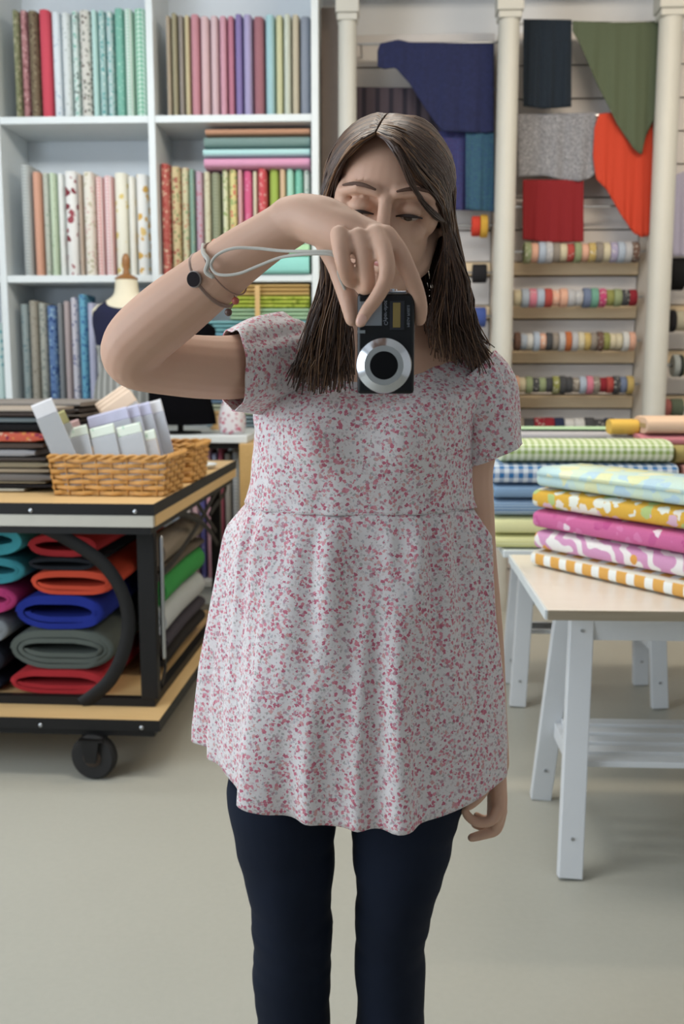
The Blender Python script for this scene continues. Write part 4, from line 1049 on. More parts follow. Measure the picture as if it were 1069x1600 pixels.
# head
body.sphere((0, .012, .033), (.074, .093, .074), M=HM, n=32, m=20)
body.sphere((0, -.028, .030), (.062, .056, .060), M=HM, n=32, m=20)
body.sphere((0, -.026, -.040), (.058, .060, .077), M=HM, n=32, m=20)
for s in (-1, 1):
    body.tube([H(s * .056, .008, -.035), H(s * .048, -.022, -.072), H(s * .012, -.068, -.104)], [.017 * HS, .018 * HS, .016 * HS], 12)
    body.sphere((s * .035, -.059, -.028), (.019, .014, .018), M=HM)
    body.sphere((s * .054, -.034, .002), (.017, .034, .036), M=HM)
    body.tube([H(s * .012, -.086, .021), H(s * .036, -.082, .025), H(s * .058, -.060, .016)], [.0075, .008, .007], 10)
    body.sphere((s * .0315, -.0720, .0015), (.0168, .0150, .0120), M=HM)
    body.tube([H(s * .077, .008, .010), H(s * .083, .012, -.005), H(s * .077, .006, -.028)], [(.006, .012), (.006, .014), (.005, .008)], 10, hint=(1, 0, 0))
    body.sphere((s * .011, -.098, -.036), (.009, .009, .007), M=HM)
body.tube([H(0, -.084, .016), H(0, -.094, -.010), H(0, -.108, -.032)], [.009, .0085, .010], 12)
body.tube([H(-.02, -.082, -.062), H(0, -.091, -.060), H(.02, -.082, -.062)], [.004, .0065, .004], 10)
body.tube([H(-.017, -.082, -.071), H(0, -.090, -.072), H(.017, -.082, -.071)], [.004, .0075, .004], 10)
body.sphere((0, -.072, -.102), (.022, .020, .018), M=HM)
# neck, shoulders, trunk
neck_base = V((P(612, 560, YT).x, YT + .015, 1.315))
body.tube([H(0, .018, -.045), H(0, .03, -.095), neck_base, neck_base + V((0, .0, -.06))], [.050, .049, .054, .07], 20)
sR = P(434, 556, 1.42)      # shoulder of the raised arm (picture left)
sL = P(744, 618, YT)        # shoulder of the hanging arm (picture right)
cx0 = (sR.x + sL.x) / 2
body.tube([sR, V((neck_base.x - .03, YT + .01, 1.262)), V((neck_base.x + .03, YT + .01, 1.262)), sL + V((-.01, 0, .0))], [.038, .048, .048, .036], 18)
body.tube([(cx0, YT, 1.27), (cx0, YT, 1.18), (cx0, YT, 1.06), (cx0 - .01, YT, .95), (cx0 - .01, YT, .86), (cx0 - .01, YT, .79)],
          [(.085, .13), (.095, .135), (.085, .115), (.095, .135), (.105, .15), (.095, .145)], 24, hint=(0, 1, 0))
hipc = cx0 - .01
# legs
kneeL, kneeR = P(460, 1450, 1.42), P(612, 1450, 1.42)
ankL, ankR = V((P(462, 1600, 1.43).x - .002, 1.45, .09)), V((P(612, 1600, 1.43).x + .003, 1.45, .09))
for hx, kn, an in ((-.075, kneeL, ankL), (.075, kneeR, ankR)):
    body.tube([(hipc + hx, YT, .80), (P(445 if hx < 0 else 629, 1290, YT).x, YT, P(445, 1290, YT).z), kn, (kn.x, YT + .02, .32), an], [.066, .058, .045, .043, .032], 18)
    body.tube([an + V((0, .02, -.045)), an + V((0, -.06, -.055)), an + V((0, -.14, -.068))], [.026, .026, .016], 12)
# raised arm
el = P(203, 553, 1.17)
armp = [(434, 560, 1.42, .047), (375, 573, 1.345, .043), (320, 574, 1.28, .0405), (260, 568, 1.22, .0385), (215, 562, 1.18, .036), (206, 548, 1.165, .036), (222, 525, 1.155, .0375), (265, 488, 1.14, .0375),
        (322, 443, 1.12, .0335), (372, 403, 1.105, .0300), (420, 370, 1.09, .0265), (455, 348, 1.08, .0255)]
q = crv([tuple(P(u, v, Y)) + (r,) for u, v, Y, r in armp], 4)
body.tube([x[:3] for x in q], [x[3] for x in q], 20)
# back of the hand
def tb(pts, n=12, k=5, hint=None):
    q = crv([tuple(P(*p[:3])) + ((p[3],) if not isinstance(p[3], tuple) else p[3]) for p in pts], k)
    body.tube([x[:3] for x in q], [x[3] if len(x) == 4 else (x[3], x[4]) for x in q], n, hint=hint)
tb([(452, 346, 1.08, .0255), (478, 340, 1.066, .0240), (510, 352, 1.05, .0240), (545, 366, 1.035, .0230), (570, 378, 1.025, .0190)], 18)
tb([(470, 330, 1.07, .0185), (512, 333, 1.05, .0160), (560, 357, 1.03, .0142), (606, 374, 1.012, .0120)], 14)
tb([(480, 355, 1.065, .016), (515, 366, 1.045, .0165), (545, 377, 1.025, .0145), (560, 385, 1.015, .0135)], 14)
# index finger: down the outer side of the camera
tb([(602, 368, 1.014, .0112), (622, 392, 1.004, .0099), (638, 424, 1.000, .0090), (650, 452, 1.004, .0083), (657, 480, 1.010, .0076), (656, 500, 1.014, .0065)])
# middle finger: crosses in front of the camera top
tb([(586, 366, 1.006, .0099), (600, 392, .986, .0089), (605, 420, .974, .0082), (601, 442, .975, .0077), (588, 466, .976, .0073), (573, 486, .977, .0067), (563, 504, .980, .0057)])
# ring finger: folded, its middle joint towards the mirror
tb([(560, 370, 1.004, .0099), (568, 398, .990, .0089), (573, 426, .988, .0083), (575, 446, .992, .0076), (566, 452, 1.008, .0067)])
# little finger: folded tighter
tb([(530, 366, 1.006, .0095), (533, 394, .988, .0084), (539, 420, .986, .0079), (548, 436, 1.000, .009), (556, 440, 1.012, .0062)])
# thumb: behind, down the inner edge of the camera
tb([(516, 384, 1.050, .0150), (528, 412, 1.046, .0125), (538, 444, 1.040, .0112), (546, 472, 1.034, .0102), (551, 498, 1.031, .0084)])
# hanging arm
tb([(746, 618, YT, .038), (744, 660, YT, .040), (732, 730, YT, .036), (736, 800, YT + .01, .034), (742, 870, YT + .025, .032), (748, 930, YT + .025, .0315), (757, 1000, YT + .02, .0285), (766, 1090, YT + .015, .0240), (774, 1165, YT + .01, .0200), (776, 1195, YT + .005, .0190)], 18, 4)
YH2 = YT - .002
tb([(774, 1190, YH2, (.0230, .0165)), (776, 1222, YH2, (.030, .0150)), (777, 1252, YH2, (.034, .0150)), (775, 1268, YH2 + .003, (.030, .0135))], 14, 4, hint=(0, 1, 0))
tb([(768, 1205, YH2 - .022, .0105), (757, 1230, YH2 - .034, .0096), (746, 1246, YH2 - .040, .0090), (733, 1258, YH2 - .040, .0078)])          # thumb
tb([(780, 1258, YH2 - .026, .0092), (768, 1281, YH2 - .032, .0084), (748, 1285, YH2 - .034, .0078), (733, 1277, YH2 - .034, .0070), (726, 1266, YH2 - .034, .0062)])   # index
tb([(784, 1266, YH2 - .008, .0092), (776, 1295, YH2 - .010, .0086), (758, 1303, YH2 - .012, .0080), (737, 1309, YH2 - .012, .0066)])   # middle
tb([(784, 1262, YH2 + .010, .0090), (774, 1288, YH2 + .010, .0082), (758, 1292, YH2 + .008, .0076), (742, 1288, YH2 + .008, .0064)])   # ring
tb([(780, 1254, YH2 + .026, .0080), (770, 1276, YH2 + .028, .0074), (756, 1280, YH2 + .026, .0066), (745, 1274, YH2 + .026, .0056)])   # little
bd = obj('body', body, M_skin, pers, smooth=True)
m = bd.modifiers.new('r', 'REMESH'); m.mode = 'VOXEL'; m.voxel_size = .0024
m = bd.modifiers.new('s', 'SMOOTH'); m.iterations = 4; m.factor = .5
bake(bd)
# nails
M_nail = plain('nail', '#dcae9c', .35, var=.03)
for (u, v, Y, du, dv) in ((565, 500, .9725, -.5, 1),):
    c = P(u, v, Y); obj('nail', MB().sphere((0, 0, 0), (.0045, .002, .006), M=Matrix.Translation(c) @ Matrix.Rotation(math.radians(30), 4, 'Y')), M_nail, pers)
# eyes
M_eyew = plain('eye_white', '#9c8c82', .25, var=.02); M_iris = plain('iris', '#3a2a20', .2, var=.1); M_lash = plain('lashes', '#2a1b17', .7); M_brow = plain('brow_hair', '#5a3f31', .8, var=.2)
for s in (-1, 1):
    ey = obj('eye', MB().sphere((s * .0315, -.0752, -.0072), (.0122, .0118, .0050), M=HM), M_eyew, pers)
    obj('iris', MB().sphere((s * .0315 - .001, -.0842, -.0075), (.0062, .0034, .0044), M=HM), M_iris, ey)
    arc = [H(s * .0315 + a * .0165, -.0878 + .0085 * a * a, -.0050 - .0022 * a * a) for a in [-1 + k / 6 for k in range(13)]]
    obj('eyelashes', MB().tube(arc, [.0010 + .0013 * (1 - abs(k - 6) / 6) for k in range(13)], 6), M_lash, pers)
    br = [H(s * (.014 + .043 * k / 10), -.0960 + .0260 * (k / 10) ** 2.0, .0240 + .0045 * math.sin(PI * .95 * k / 10)) for k in range(11)]
    obj('eyebrow', MB().tube(br, [((.0014 + .0012 * math.sin(PI * k / 10)), .0012) for k in range(11)], 6), M_brow, pers)
obj('lips', MB().tube([H(-.02, -.0845, -.065), H(0, -.0955, -.0645), H(.02, -.0845, -.065)], [.003, .0055, .003], 10), plain('lip', '#b5736a', .4), pers)

# jeans
jm = MB()
M_jeans = plain('dark_denim', '#141b2a', .9, var=.22, scale=9, bump=.15, spec=.2)
jm.tube([(hipc, YT, .95), (hipc, YT, .86), (hipc, YT + .004, .79)], [(.105, .158), (.115, .168), (.105, .160)], 28, hint=(0, 1, 0))
def leg(pts):
    q = crv([tuple(P(u, v, Y)) + (a, b) for u, v, Y, a, b in pts], 5)
    return q
for pts, an in (([(440, 1225, YT, .088, .082), (444, 1290, YT, .086, .080), (452, 1370, YT, .080, .067), (456, 1430, YT, .074, .062), (457, 1470, YT + .005, .070, .062), (457, 1530, YT + .01, .070, .060), (459, 1600, YT + .015, .070, .0585)], 0),
                ([(640, 1225, YT, .088, .086), (630, 1290, YT, .086, .080), (622, 1370, YT, .080, .066), (614, 1430, YT, .074, .0575), (610, 1470, YT + .005, .070, .0545), (610, 1530, YT + .01, .070, .0545), (611, 1600, YT + .015, .070, .0535)], 1)):
    q = leg(pts); xl_ = q[-1]
    q += [(xl_[0], xl_[1], xl_[2] - d, .068, .060) for d in (.06, .12, .18, .235)]
    q = [(a + random.uniform(-.0015, .0015), b, c, d + .0015 * math.sin(i * .7), e_ + .0015 * math.sin(i * .83 + an)) for i, (a, b, c, d, e_) in enumerate(q)]
    jm.tube([x[:3] for x in q], [(x[3], x[4]) for x in q], 28, hint=(0, 1, 0), round_=False)
jn = obj('jeans', jm, M_jeans, pers)
m = jn.modifiers.new('r', 'REMESH'); m.mode = 'VOXEL'; m.voxel_size = .006
m = jn.modifiers.new('s', 'SMOOTH'); m.iterations = 3
bake(jn)
M_shoe = plain('dark_shoe', '#26211f', .6)
for an in (ankL, ankR):
    obj('shoe', MB().tube([(an.x, 1.50, .041), (an.x, 1.42, .043), (an.x, 1.33, .034), (an.x, 1.28, .028)], [(.040, .038), (.042, .040), (.032, .043), (.022, .034)], 16, hint=(0, 0, 1)), M_shoe, pers)

# tunic
t = NT('tiny_floral_cotton', .85, spec=.15)
co = t.coord()
def spots(scale, thr, cols, under, seed=0):
    mp = t.n('ShaderNodeMapping'); t.link(co, mp.inputs[0]); mp.inputs['Location'].default_value = (seed, seed * 2, seed * .7)
    nz = t.n('ShaderNodeTexNoise'); nz.inputs['Scale'].default_value = scale * 1.6; t.link(mp.outputs[0], nz.inputs['Vector'])
    sc_ = t.n('ShaderNodeVectorMath', operation='SCALE'); t.link(nz.outputs['Color'], sc_.inputs[0]); sc_.inputs['Scale'].default_value = 1.2 / scale
    ad = t.n('ShaderNodeVectorMath', operation='ADD'); t.link(mp.outputs[0], ad.inputs[0]); t.link(sc_.outputs[0], ad.inputs[1])
    vo = t.n('ShaderNodeTexVoronoi'); vo.inputs['Scale'].default_value = scale; t.link(ad.outputs[0], vo.inputs['Vector'])
    sp = t.n('ShaderNodeSeparateColor'); t.link(vo.outputs['Color'], sp.inputs[0])
    rp = t.n('ShaderNodeValToRGB'); rp.color_ramp.interpolation = 'CONSTANT'
    while len(rp.color_ramp.elements) < len(cols): rp.color_ramp.elements.new(.5)
    for i, e_ in enumerate(rp.color_ramp.elements): e_.position = i / len(cols); e_.color = lin(cols[i])
    t.link(sp.outputs[0], rp.inputs[0])
    sel = t.math('MULTIPLY', t.math('LESS_THAN', vo.outputs['Distance'], thr), t.math('GREATER_THAN', sp.outputs[1], .25))
    return t.mix(sel, under, rp.outputs[0])
cA = spots(230, .45, ['#c5b6b8', '#b4aeb2', '#cfc2c0', '#a9a4a0', '#c6bcbc'], lin('#d6cfce'))
cB = spots(165, .44, ['#c06f80', '#cf8c98', '#b56678', '#c99a98', '#c8808a', '#b58f98'], cA, 3.3)
t.base(cB)
t.b.inputs['Sheen Weight'].default_value = .1
nz = t.noise(55, 3); t.bump(nz, .25, .004)
M_tunic = t.m
# silhouette table: v, left, right (pixels, measured at the depth of the body centre), half depth front, back
YC = YT
sil = [(530, 532, 694, .052, .052), (546, 505, 716, .060, .060), (558, 470, 742, .070, .068), (574, 432, 766, .088, .082), (610, 404, 770, .106, .095), (650, 398, 748, .118, .10), (700, 400, 735, .124, .10), (745, 394, 733, .122, .10), (778, 388, 734, .118, .10),
       (790, 384, 737, .120, .105), (850, 366, 748, .132, .115), (950, 350, 765, .146, .13), (1050, 335, 788, .155, .145), (1150, 329, 806, .158, .150), (1215, 331, 812, .160, .155)]
tabz = []
for v, a, b, f, bk in sil:
    pa_, pb_ = P(a, v, YC), P(b, v, YC); tabz.append(((pa_.z + pb_.z) / 2, (pa_.x + pb_.x) / 2, (pb_.x - pa_.x) / 2, f, bk))
tabz.sort()
z_seam = P(560, 784, YC).z; z_hem = P(560, 1200, YC).z; z_neck = P(610, 532, YC).z
rnd = random.Random(4)
def fold_fn(n_folds, seed):
    r_ = random.Random(seed); fs = []
    for k in range(n_folds):
        fs.append((r_.uniform(0, 2 * PI), r_.uniform(.05, .15), r_.uniform(.4, 1.0)))
    return lambda a: sum(h_ * math.exp(-((((a - c_ + PI) % (2 * PI)) - PI) / w_) ** 2) for c_, w_, h_ in fs)
fld = fold_fn(30, 11); gat = fold_fn(70, 5)
def CE(z): return .86 + .14 * min(1, max(0, (z_seam - z) / .2))
def ring_pt(a, z, out=0.0, t_=0.0):
    """a=0 picture right, pi/2 back, pi left, 3pi/2 front"""
    cx_, hw, f, bk = lerp(tabz, z)[0], lerp(tabz, z)[1], lerp(tabz, z)[2], lerp(tabz, z)[3]
    c, s = math.cos(a), math.sin(a)
    cc = math.copysign(abs(c) ** CE(z), c); ss = math.copysign(abs(s) ** CE(z), s)
    d = bk if s > 0 else f
    x = cx_ + cc * (hw + out); y = YC + ss * (d + out)
    # bust
    if s < 0:
        y -= .022 * math.exp(-((z - P(560, 668, YC).z) / .05) ** 2) * sum(math.exp(-((x - cx_ - q_) / .045) ** 2) for q_ in (-.065, .062))
    return V((x, y, z))
def skirt():
    n, m = 220, 56; mb = MB(); vv = []
    for i in range(m + 1):
        t_ = i / m
        for j in range(n):
            a = 2 * PI * j / n; s = math.sin(a); c = math.cos(a)
            zh = z_hem - (.024 * max(0, -s) ** 1.5) + .035 * max(0, s) + .022 * c * c
            z = z_seam + (zh - z_seam) * t_
            amp = .023 * t_ ** .8; g_ = .010 * (1 - t_) ** 1.3 * min(1, t_ * 9)
            o_ = amp * .9 * math.tanh(1.3 * (fld(a + .08 * math.sin(3 * t_ + a)) - .55)) + g_ * (gat(a) - .8)
            p = ring_pt(a, z, o_)
            if c > 0: k_ = min(1, max(0, (s + .45) / .7)); p.x -= .085 * t_ ** .8 * k_ * k_ * (3 - 2 * k_) * c
            # the back panel swings out to the picture's left
            if s > 0 and c < .2: p.x -= .046 * t_ ** 1.4 * max(0, s) ** .5 * max(0, -c) ** .35
            # the long dent of light and shade below the bust on the left side
            p.y -= .018 * t_ * math.exp(-((a - 4.25 - .1 * t_) / .13) ** 2) * math.sin(PI * min(1, t_ * 1.0)) if s < 0 else 0
            vv.append(p)
    mb.add(vv, [(i * n + j, i * n + (j + 1) % n, (i + 1) * n + (j + 1) % n, (i + 1) * n + j) for i in range(m) for j in range(n)])
    return mb
def bodice():
    n, m = 160, 36; mb = MB(); vv = []
    for i in range(m + 1):
        t_ = i / m
        for j in range(n):
            a = 2 * PI * j / n; s = math.sin(a); c = math.cos(a)
            zt_ = z_neck - (.046 * max(0, -s) ** 1.2 if s < 0 else -.006 * s)
            z = z_seam - .002 + (zt_ - z_seam) * t_
            wr = .0022 * math.sin(9 * a + 14 * t_) * math.sin(PI * t_) + .003 * (gat(a) - .8) * (1 - t_) ** 4
            p = ring_pt(a, z, wr)
            if s < 0 and t_ > .8:           # close the front up to the neckline
                k = (t_ - .8) / .2; ctr = V((neck_base.x, p.y, p.z)); w_ = lerp(tabz, z_neck)[1] + .004
                p.x = p.x * (1 - k * .0) ; 
                lim = lerp([(0, lerp(tabz, z)[1]), (1, w_)], k)[0]
                cxx = lerp(tabz, z)[0] * (1 - k) + neck_base.x * k
                p.x = cxx + math.copysign(abs(c) ** .85, c) * lim
                p.y = p.y * (1 - k) + (YC - .075 * abs(s) ** .8) * k if s < 0 else p.y
            vv.append(p)
    mb.add(vv, [(i * n + j, i * n + (j + 1) % n, (i + 1) * n + (j + 1) % n, (i + 1) * n + j) for i in range(m) for j in range(n)])
    return mb
tun = obj('tunic', skirt(), M_tunic, pers, solid=.0015, angle=180)
bo = obj('bodice', bodice(), M_tunic, tun, solid=.0015, angle=180)
hb = [ring_pt(2 * PI * j / 120, z_seam, .001) for j in range(121)]
obj('waist_seam', MB().tube(hb, .0008, 6, round_=False), M_tunic, tun)
def sleeve(pts, name, tilt, n=48, wob=.0025, hemdrop=0.0):
    q = crv([tuple(P(u, v, Y)) + (a, b) for u, v, Y, a, b in pts], 6); k = len(q); rs = []
    for i, x in enumerate(q):
        p = V(x[:3]); a_ = V(q[max(0, i - 1)][:3]); b_ = V(q[min(k - 1, i + 1)][:3]); tg = (b_ - a_).normalized()
        s_ = i / (k - 1); tg = (tg * (1 - s_) + V(tilt).normalized() * s_).normalized()
        u_ = (V((0, 1, 0)) - tg * tg.y).normalized(); w_ = tg.cross(u_)
        r_ = []
        for j in range(n):
            an = 2 * PI * j / n
            f_ = 1 + wob / x[3] * s_ * (math.sin(7 * an + 3) + math.sin(4 * an + 5 * s_)) + (.05 * (1 - s_) * math.sin(13 * an))
            r_.append(p + u_ * math.cos(an) * x[3] * f_ + w_ * math.sin(an) * x[4] * f_)
        rs.append(r_)
    return obj(name, MB().rings(rs, cap=False), M_tunic, tun, solid=.0015, angle=180)
sleeve([(462, 560, YT, .055, .055), (440, 565, 1.41, .068, .066), (405, 570, 1.375, .064, .064), (378, 574, 1.345, .060, .058), (363, 578, 1.325, .058, .054)], 'sleeve', (-1, -.5, .0))
sleeve([(728, 585, YT, .056, .050), (748, 612, YT, .058, .052), (758, 650, YT, .056, .048), (764, 690, YT, .053, .046), (768, 712, YT, .052, .046)], 'sleeve', (.42, 0, -1))

# hair
t = NT('hair', .42, spec=.5)
at = t.n('ShaderNodeAttribute'); at.attribute_name = 'tone'
rp = t.n('ShaderNodeValToRGB'); rp.color_ramp.elements[0].color = lin('#332117'); rp.color_ramp.elements[1].color = lin('#96704c')
e_ = rp.color_ramp.elements.new(.55); e_.color = lin('#4f3526')
t.link(at.outputs['Fac'], rp.inputs[0]); t.base(rp.outputs[0]); M_hair = t.m
hrx, hry, hrz = .087, .106, .083; hc = V((0, .010, .031))
def S(th, e, k=1.0):
    """point on the scalp; th from the face towards +-180 at the back, e elevation, degrees"""
    t_, g_ = math.radians(th), math.radians(e)
    return HM @ (hc + V((hrx * k * math.cos(g_) * math.sin(t_), -hry * k * math.cos(g_) * math.cos(t_), hrz * k * math.sin(g_))))
strands = []
def part_pt(s):    # from the hairline back over the crown
    return HM @ V((-.020 + .016 * s, -.078 + .13 * s, .089 + .024 * math.sin(PI * min(1, s * .95) * .8) - .018 * s * s))
hr = random.Random(9); HI = HM.inverted()
def blend(A, B, k): return [a * k + b * (1 - k) for a, b in zip(A, B)]
for side, cnt in ((1, 1700), (-1, 1400)):
    for i in range(cnt):
        s = (i + hr.random()) / cnt
        j = lambda a: hr.uniform(-a, a)
        layer = 1.0 + j(.035)
        jit = hr.random(); root = part_pt(s) + V((side * .001, 0, j(.002)))
        w = s
        if side > 0:
            k = max(0, 1 - s / .45) ** 1.3; th = 60 + 118 * s
            A = [root, HM @ V((.010 + j(.003), -.096 + j(.002), .076 + j(.004))), HM @ V((.038 + j(.005), -.088 + j(.002), .043 + j(.006))), HM @ V((.068 + j(.004), -.058, .012 + j(.006))), HM @ V((.082 + j(.004), -.030, -.03))]
            B = [root, S(28 + 125 * s, 74, layer), S(th - 8, 50, layer), S(th, 22, layer), S(th, -8, layer)]
            p = blend(A, B, k)
            Ye = 1.30 + .15 * w
            q_ = hr.random() ** .8
            mid = P(684 + 44 * q_ + j(6), 440, Ye); e_ = P(672 + 66 * q_ + j(8), 505, Ye); e2_ = P(672 + 92 * q_ + j(10), 535 + 26 * q_ + j(26), Ye + .01)
            if w > .8 and hr.random() < .6:
                mid = P(650 + j(50), 450, 1.44); e_ = P(650 + j(55), 505, 1.475); e2_ = P(650 + j(55), 530, 1.49)
        else:
            k = max(0, 1 - s / .3) ** 1.2; th = -(64 + 114 * s)
            A = [root, HM @ V((-.046 + j(.004), -.080 + j(.003), .074 + j(.004))), HM @ V((-.070 + j(.003), -.056, .038)), HM @ V((-.082 + j(.003), -.032, .0 + j(.008))), HM @ V((-.087 + j(.003), -.022, -.04))]
            B = [root, S(-(28 + 125 * s), 74, layer), S(th + 8, 50, layer), S(th, 22, layer), S(th, -8, layer)]
            p = blend(A, B, k)
            Ye = 1.285 + .15 * w; q_ = hr.random()
            mid = P(506 + 32 * q_ + j(5), 435, Ye); e_ = P(482 + 60 * q_ + j(8), 515, min(Ye, 1.31) - .005); e2_ = P(458 + 88 * q_ + j(14), 582 + 36 * hr.random() ** 1.5 - 20 * hr.random() ** 2, 1.298 + j(.010))
            if w > .75 and hr.random() < .6:
                mid = P(580 + j(55), 450, 1.44); e_ = P(580 + j(60), 505, 1.475); e2_ = P(580 + j(60), 530, 1.49)
        p += [mid, e_, e2_]
        q = crv([tuple(x) for x in p], 3); ph = hr.uniform(0, 6); am = hr.uniform(0, .0035)
        q = [(x + am * math.sin(ph + n_ * .7) * min(1, n_ / 12), y, z) for n_, (x, y, z) in enumerate(q)]
        q2 = []
        for n_, v_ in enumerate(q):
            l_ = HI @ V(v_)
            if l_.z > -.015:
                d_ = l_ - hc; e0 = math.sqrt((d_.x / hrx) ** 2 + (d_.y / hry) ** 2 + (d_.z / hrz) ** 2); mn = .972 + .03 * jit
                if e0 < mn and (l_.y > -.085 or abs(l_.x) > .05): v_ = tuple(HM @ (hc + d_ * (mn / e0)))
            q2.append(v_)
        cut = len(q2) - (hr.randint(0, 4) if hr.random() < .75 else 0)
        strands.append((q2[:cut], hr.random() ** 1.2))
for k in range(34):      # a loose lock lying over the forehead and cheekbone
    j = lambda a: hr.uniform(-a, a)
    p = [part_pt(.02 + .05 * hr.random()), H(.006 + j(.003), -.098, .074 + j(.003)), H(.028 + j(.003), -.096, .040 + j(.003)), H(.044 + j(.002), -.088, .017 + j(.003)), H(.062 + j(.003), -.070, -.002 + j(.004)), H(.080, -.04, -.014)]
    strands.append((crv([tuple(x) for x in p], 4), hr.random() * .5))
mb = MB(); tone = []
for q, tn in strands:
    k = len(q); n0 = len(mb.v)
    rad = [(.0013 * (1 - .78 * (i / (k - 1)) ** 2), .0009) for i in range(k)]
    mb.tube(q, rad, 4, round_=False)
    tone += [min(1, max(0, tn * .8 + .28 * max(0, 1 - i / (k * .3)) * (hr.random() if False else tn))) for i in range(k) for _ in range(4)]  # random tone per strand, plus a highlight painted in near the roots
hair = obj('hair', mb, M_hair, pers, angle=180)
a_ = hair.data.attributes.new('tone', 'FLOAT', 'POINT')
a_.data.foreach_set('value', tone)
# scalp volume under the strands
cap = MB(); rs = []
n = 60
for i in range(13):
    r_ = []
    for jx in range(n):
        th = -180 + 360 * jx / n
        lo = 56 - 92 * min(1, max(0, (abs(th) - 30) / 38)) if abs(th) < 68 else -36 - 20 * (abs(th) - 68) / 112
        e_ = 88 + (lo - 88) * i / 12
        r_.append(S(th, e_, .955))
    rs.append(r_)
cap.rings(rs, cap=False)
cp = obj('hair_volume', cap, plain('hair_dark', '#3a271b', .55, var=.25, scale=60), hair, solid=.004, angle=180)
cp.name = 'under_hair'

# ------------------------------------------------------------------ camera in the hand, strap, watch
CC = P(603, 537, 1.0); CM = Matrix.Translation((CC.x, 1.0, CC.z))
cw, ch, cd = .0565, .0985, .021
cmr = empty('compact_camera', CC, 'small black compact camera held upright, silver lens ring towards the viewer', 'camera')
M_cam = plain('camera_black', '#0b0b0d', .42, var=.1, spec=.3); M_silver = plain('silver_ring', '#c9ccd2', .22, 1.0, var=.03); M_glass = plain('lens_glass', '#050507', .45, spec=.15)
bmx = MB().box(-cw / 2, cw / 2, 0, cd, -ch / 2, ch / 2)
obj('camera_body', bmx, M_cam, cmr, M=CM, smooth=True, bevel=.0035)
lc = P(600, 571, 1.0) - V((CC.x, 1.0, CC.z)); lx, lz = lc.x, lc.z
LM = CM @ Matrix.Translation((lx, 0, lz))
obj('lens_ring', MB().lathe([(.0190, -.0165), (.0265, -.010), (.0275, -.004), (.0275, -.0002)], 48, 'Y', M=LM), M_silver, cmr, M=Matrix.Identity(4), center=False)
obj('lens_barrel', MB().lathe([(.0135, -.0185), (.0137, -.0200), (.0190, -.0200), (.0192, -.0166)], 48, 'Y', M=LM), plain('satin_silver', '#a9aaa8', .38, .8), cmr, M=Matrix.Identity(4), center=False)
obj('lens_glass', MB().lathe([(.002, -.0206), (.009, -.0209), (.0134, -.0202), (.0134, -.0186)], 40, 'Y', M=LM), M_glass, cmr, M=Matrix.Identity(4), center=False)
def cpx(u, v): q_ = P(u, v, 1.0); return q_.x - CC.x, q_.z - CC.z
def cbox(name, u0, u1, v0, v1, mat, d=.0012):
    a_, b_ = cpx(u0, v1); c_, d_ = cpx(u1, v0)
    return obj(name, MB().box(a_, c_, -d, -.0001, b_, d_), mat, cmr, M=CM, smooth=False, bevel=.0004)
cbox('flash_frame', 609, 632, 470, 516, plain('flash_frame', '#14141c', .3))
cbox('flash_window', 614, 626, 473, 512, plain('flash_lens', '#8f7a45', .2, .4, var=.15), .0019)
cbox('nameplate', 562, 597, 471, 509, plain('brushed_plate', '#8a8d90', .35, .8), .0006)
def text(name, s, u, v, size, rot, mat):
    cu = bpy.data.curves.new(name, 'FONT'); cu.body = s; cu.size = size; cu.extrude = .0001; cu.align_x = 'CENTER'; cu.align_y = 'CENTER'
    a_, b_ = cpx(u, v)
    o = bpy.data.objects.new(name, cu); COL.objects.link(o)
    dg = bpy.context.evaluated_depsgraph_get(); me = bpy.data.meshes.new_from_object(o.evaluated_get(dg)); bpy.data.objects.remove(o)
    me.materials.append(mat); o = bpy.data.objects.new(name, me); COL.objects.link(o)
    M = CM @ Matrix.Translation((a_, -.0009, b_)) @ Matrix.Rotation(math.radians(90), 4, 'X') @ Matrix.Rotation(rot, 4, 'Z')
    for v_ in me.vertices: v_.co.x = -v_.co.x        # seen in the mirror, so reversed
    setp(o, cmr, M)
M_txt = plain('print_grey', '#80848c', .6)
text('lettering', 'Cyber-shot', 603, 489, .0052, math.radians(-90), M_txt)
text('lettering', 'MEGA PIXELS', 638, 494, .0036, math.radians(-90), M_txt)
cbox('sensor_window', 559, 571, 516, 521, plain('grey_window', '#7c8284', .3), .0008)
obj('shutter_trim', MB().box(-.004, .020, .004, .016, ch / 2 + .0002, ch / 2 + .002), M_silver, cmr, M=CM, smooth=False, bevel=.0006)
obj('shutter_button', MB().lathe([(.005, .0021), (.005, .004), (.003, .0045)], 20, 'Z', M=CM @ Matrix.Translation((.006, .010, ch / 2))), M_silver, cmr)
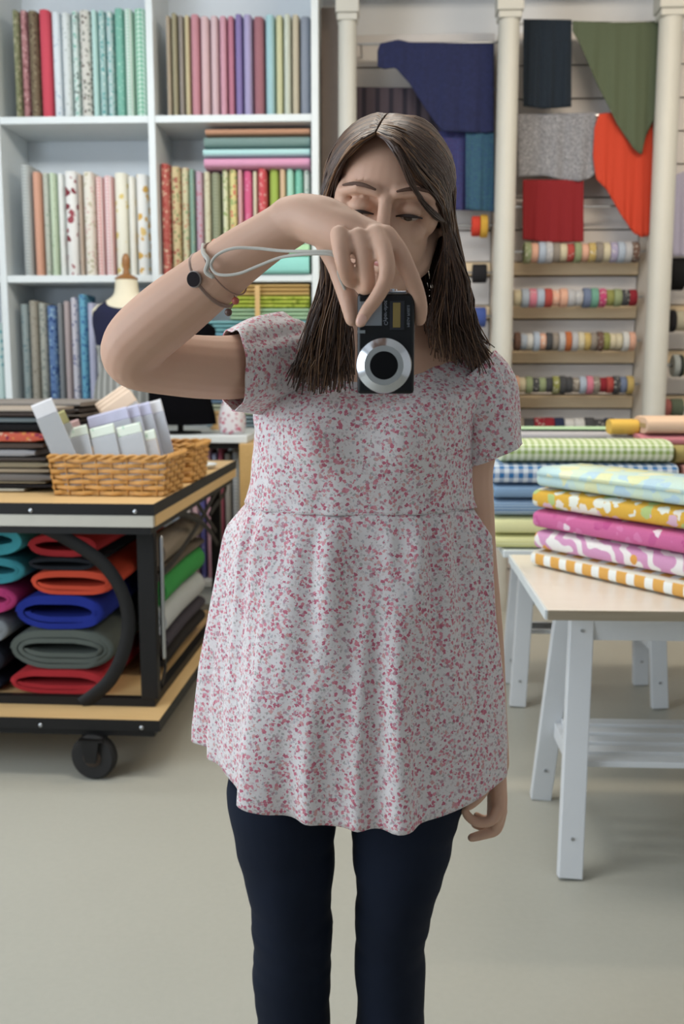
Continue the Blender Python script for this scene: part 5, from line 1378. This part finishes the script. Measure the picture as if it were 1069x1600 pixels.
# strap
M_cord = plain('strap_cord', '#b5b0a6', .7, var=.08)
def cord(pts, r=.0017, name='strap'):
    q = crv([tuple(P(*p)) for p in pts], 8); return obj(name, MB().tube(q, r, 8), M_cord, cmr)
cord([(548, 470, 1.034), (530, 430, 1.02), (530, 408, 1.005), (520, 394, 1.0), (480, 393, 1.01), (440, 392, 1.03), (400, 388, 1.045), (365, 388, 1.055), (340, 398, 1.065), (330, 413, 1.07), (336, 426, 1.067), (350, 430, 1.062), (375, 427, 1.055), (405, 415, 1.045), (440, 402, 1.03), (480, 397, 1.01), (519, 398, 1.0), (528, 410, 1.006)], .0016)
cord([(318, 383, 1.115), (318, 395, 1.085), (326, 408, 1.072), (322, 424, 1.072), (332, 432, 1.072)], .0026, 'strap_slider')
# watch around the forearm
ax0, ax1 = P(310, 452, 1.126), P(352, 419, 1.110); d_ = (ax1 - ax0).normalized()
wc = P(333, 437, 1.118)
wa = empty('wristwatch', wc, 'small dark faced wristwatch with silver clasp on the raised forearm', 'watch')
u_ = d_.orthogonal().normalized(); w_ = d_.cross(u_)
ring = [wc + (u_ * math.cos(2 * PI * j / 40) + w_ * math.sin(2 * PI * j / 40)) * .0338 for j in range(41)]
obj('band', MB().tube(ring, [(.0012, .0022)] * 41, 8, round_=False), plain('fine_strap', '#8f7466', .5), wa)
tow = (P(318, 414, 1.06) - wc); tow = (tow - d_ * tow.dot(d_)).normalized()
WMm = Matrix.Translation(wc + tow * .0342) @ tow.to_track_quat('Z', 'Y').to_matrix().to_4x4()
cs = obj('case', MB().lathe([(.0080, -.001), (.0090, .001), (.0090, .003), (.0082, .004)], 28, M=WMm), plain('worn_silver', '#8f8784', .5, .7), wa)
obj('dial', MB().lathe([(.001, .0042), (.0080, .0042), (.0080, .0045), (.001, .0046)], 28, M=WMm), plain('dial_dark', '#1d1618', .7, spec=.1), cs)
br_c = P(352, 420, 1.108)
ring = [br_c + (u_ * math.cos(2 * PI * j / 40) + w_ * math.sin(2 * PI * j / 40)) * .0325 for j in range(41)]
bc = empty('bracelet', br_c, 'thin bracelet with coral pink beads hanging at the raised wrist', 'bracelet')
obj('chain', MB().tube(ring, .0009, 6, round_=False), plain('thread', '#8f6f60', .6), bc)
for u, v, Y, c in ((336, 379, 1.125, '#e58a6a'), (368, 470, 1.10, '#b05a4a'), (357, 488, 1.10, '#5a4038')):
    obj('bead', MB().sphere(P(u, v, Y), .0042, n=14, m=8), plain('bead' + c, c, .4), bc)
obj('bead_thread', MB().tube([P(366, 462, 1.10), P(368, 470, 1.10), P(357, 488, 1.10)], .0007, 6), plain('thread', '#8f6f60'), bc)
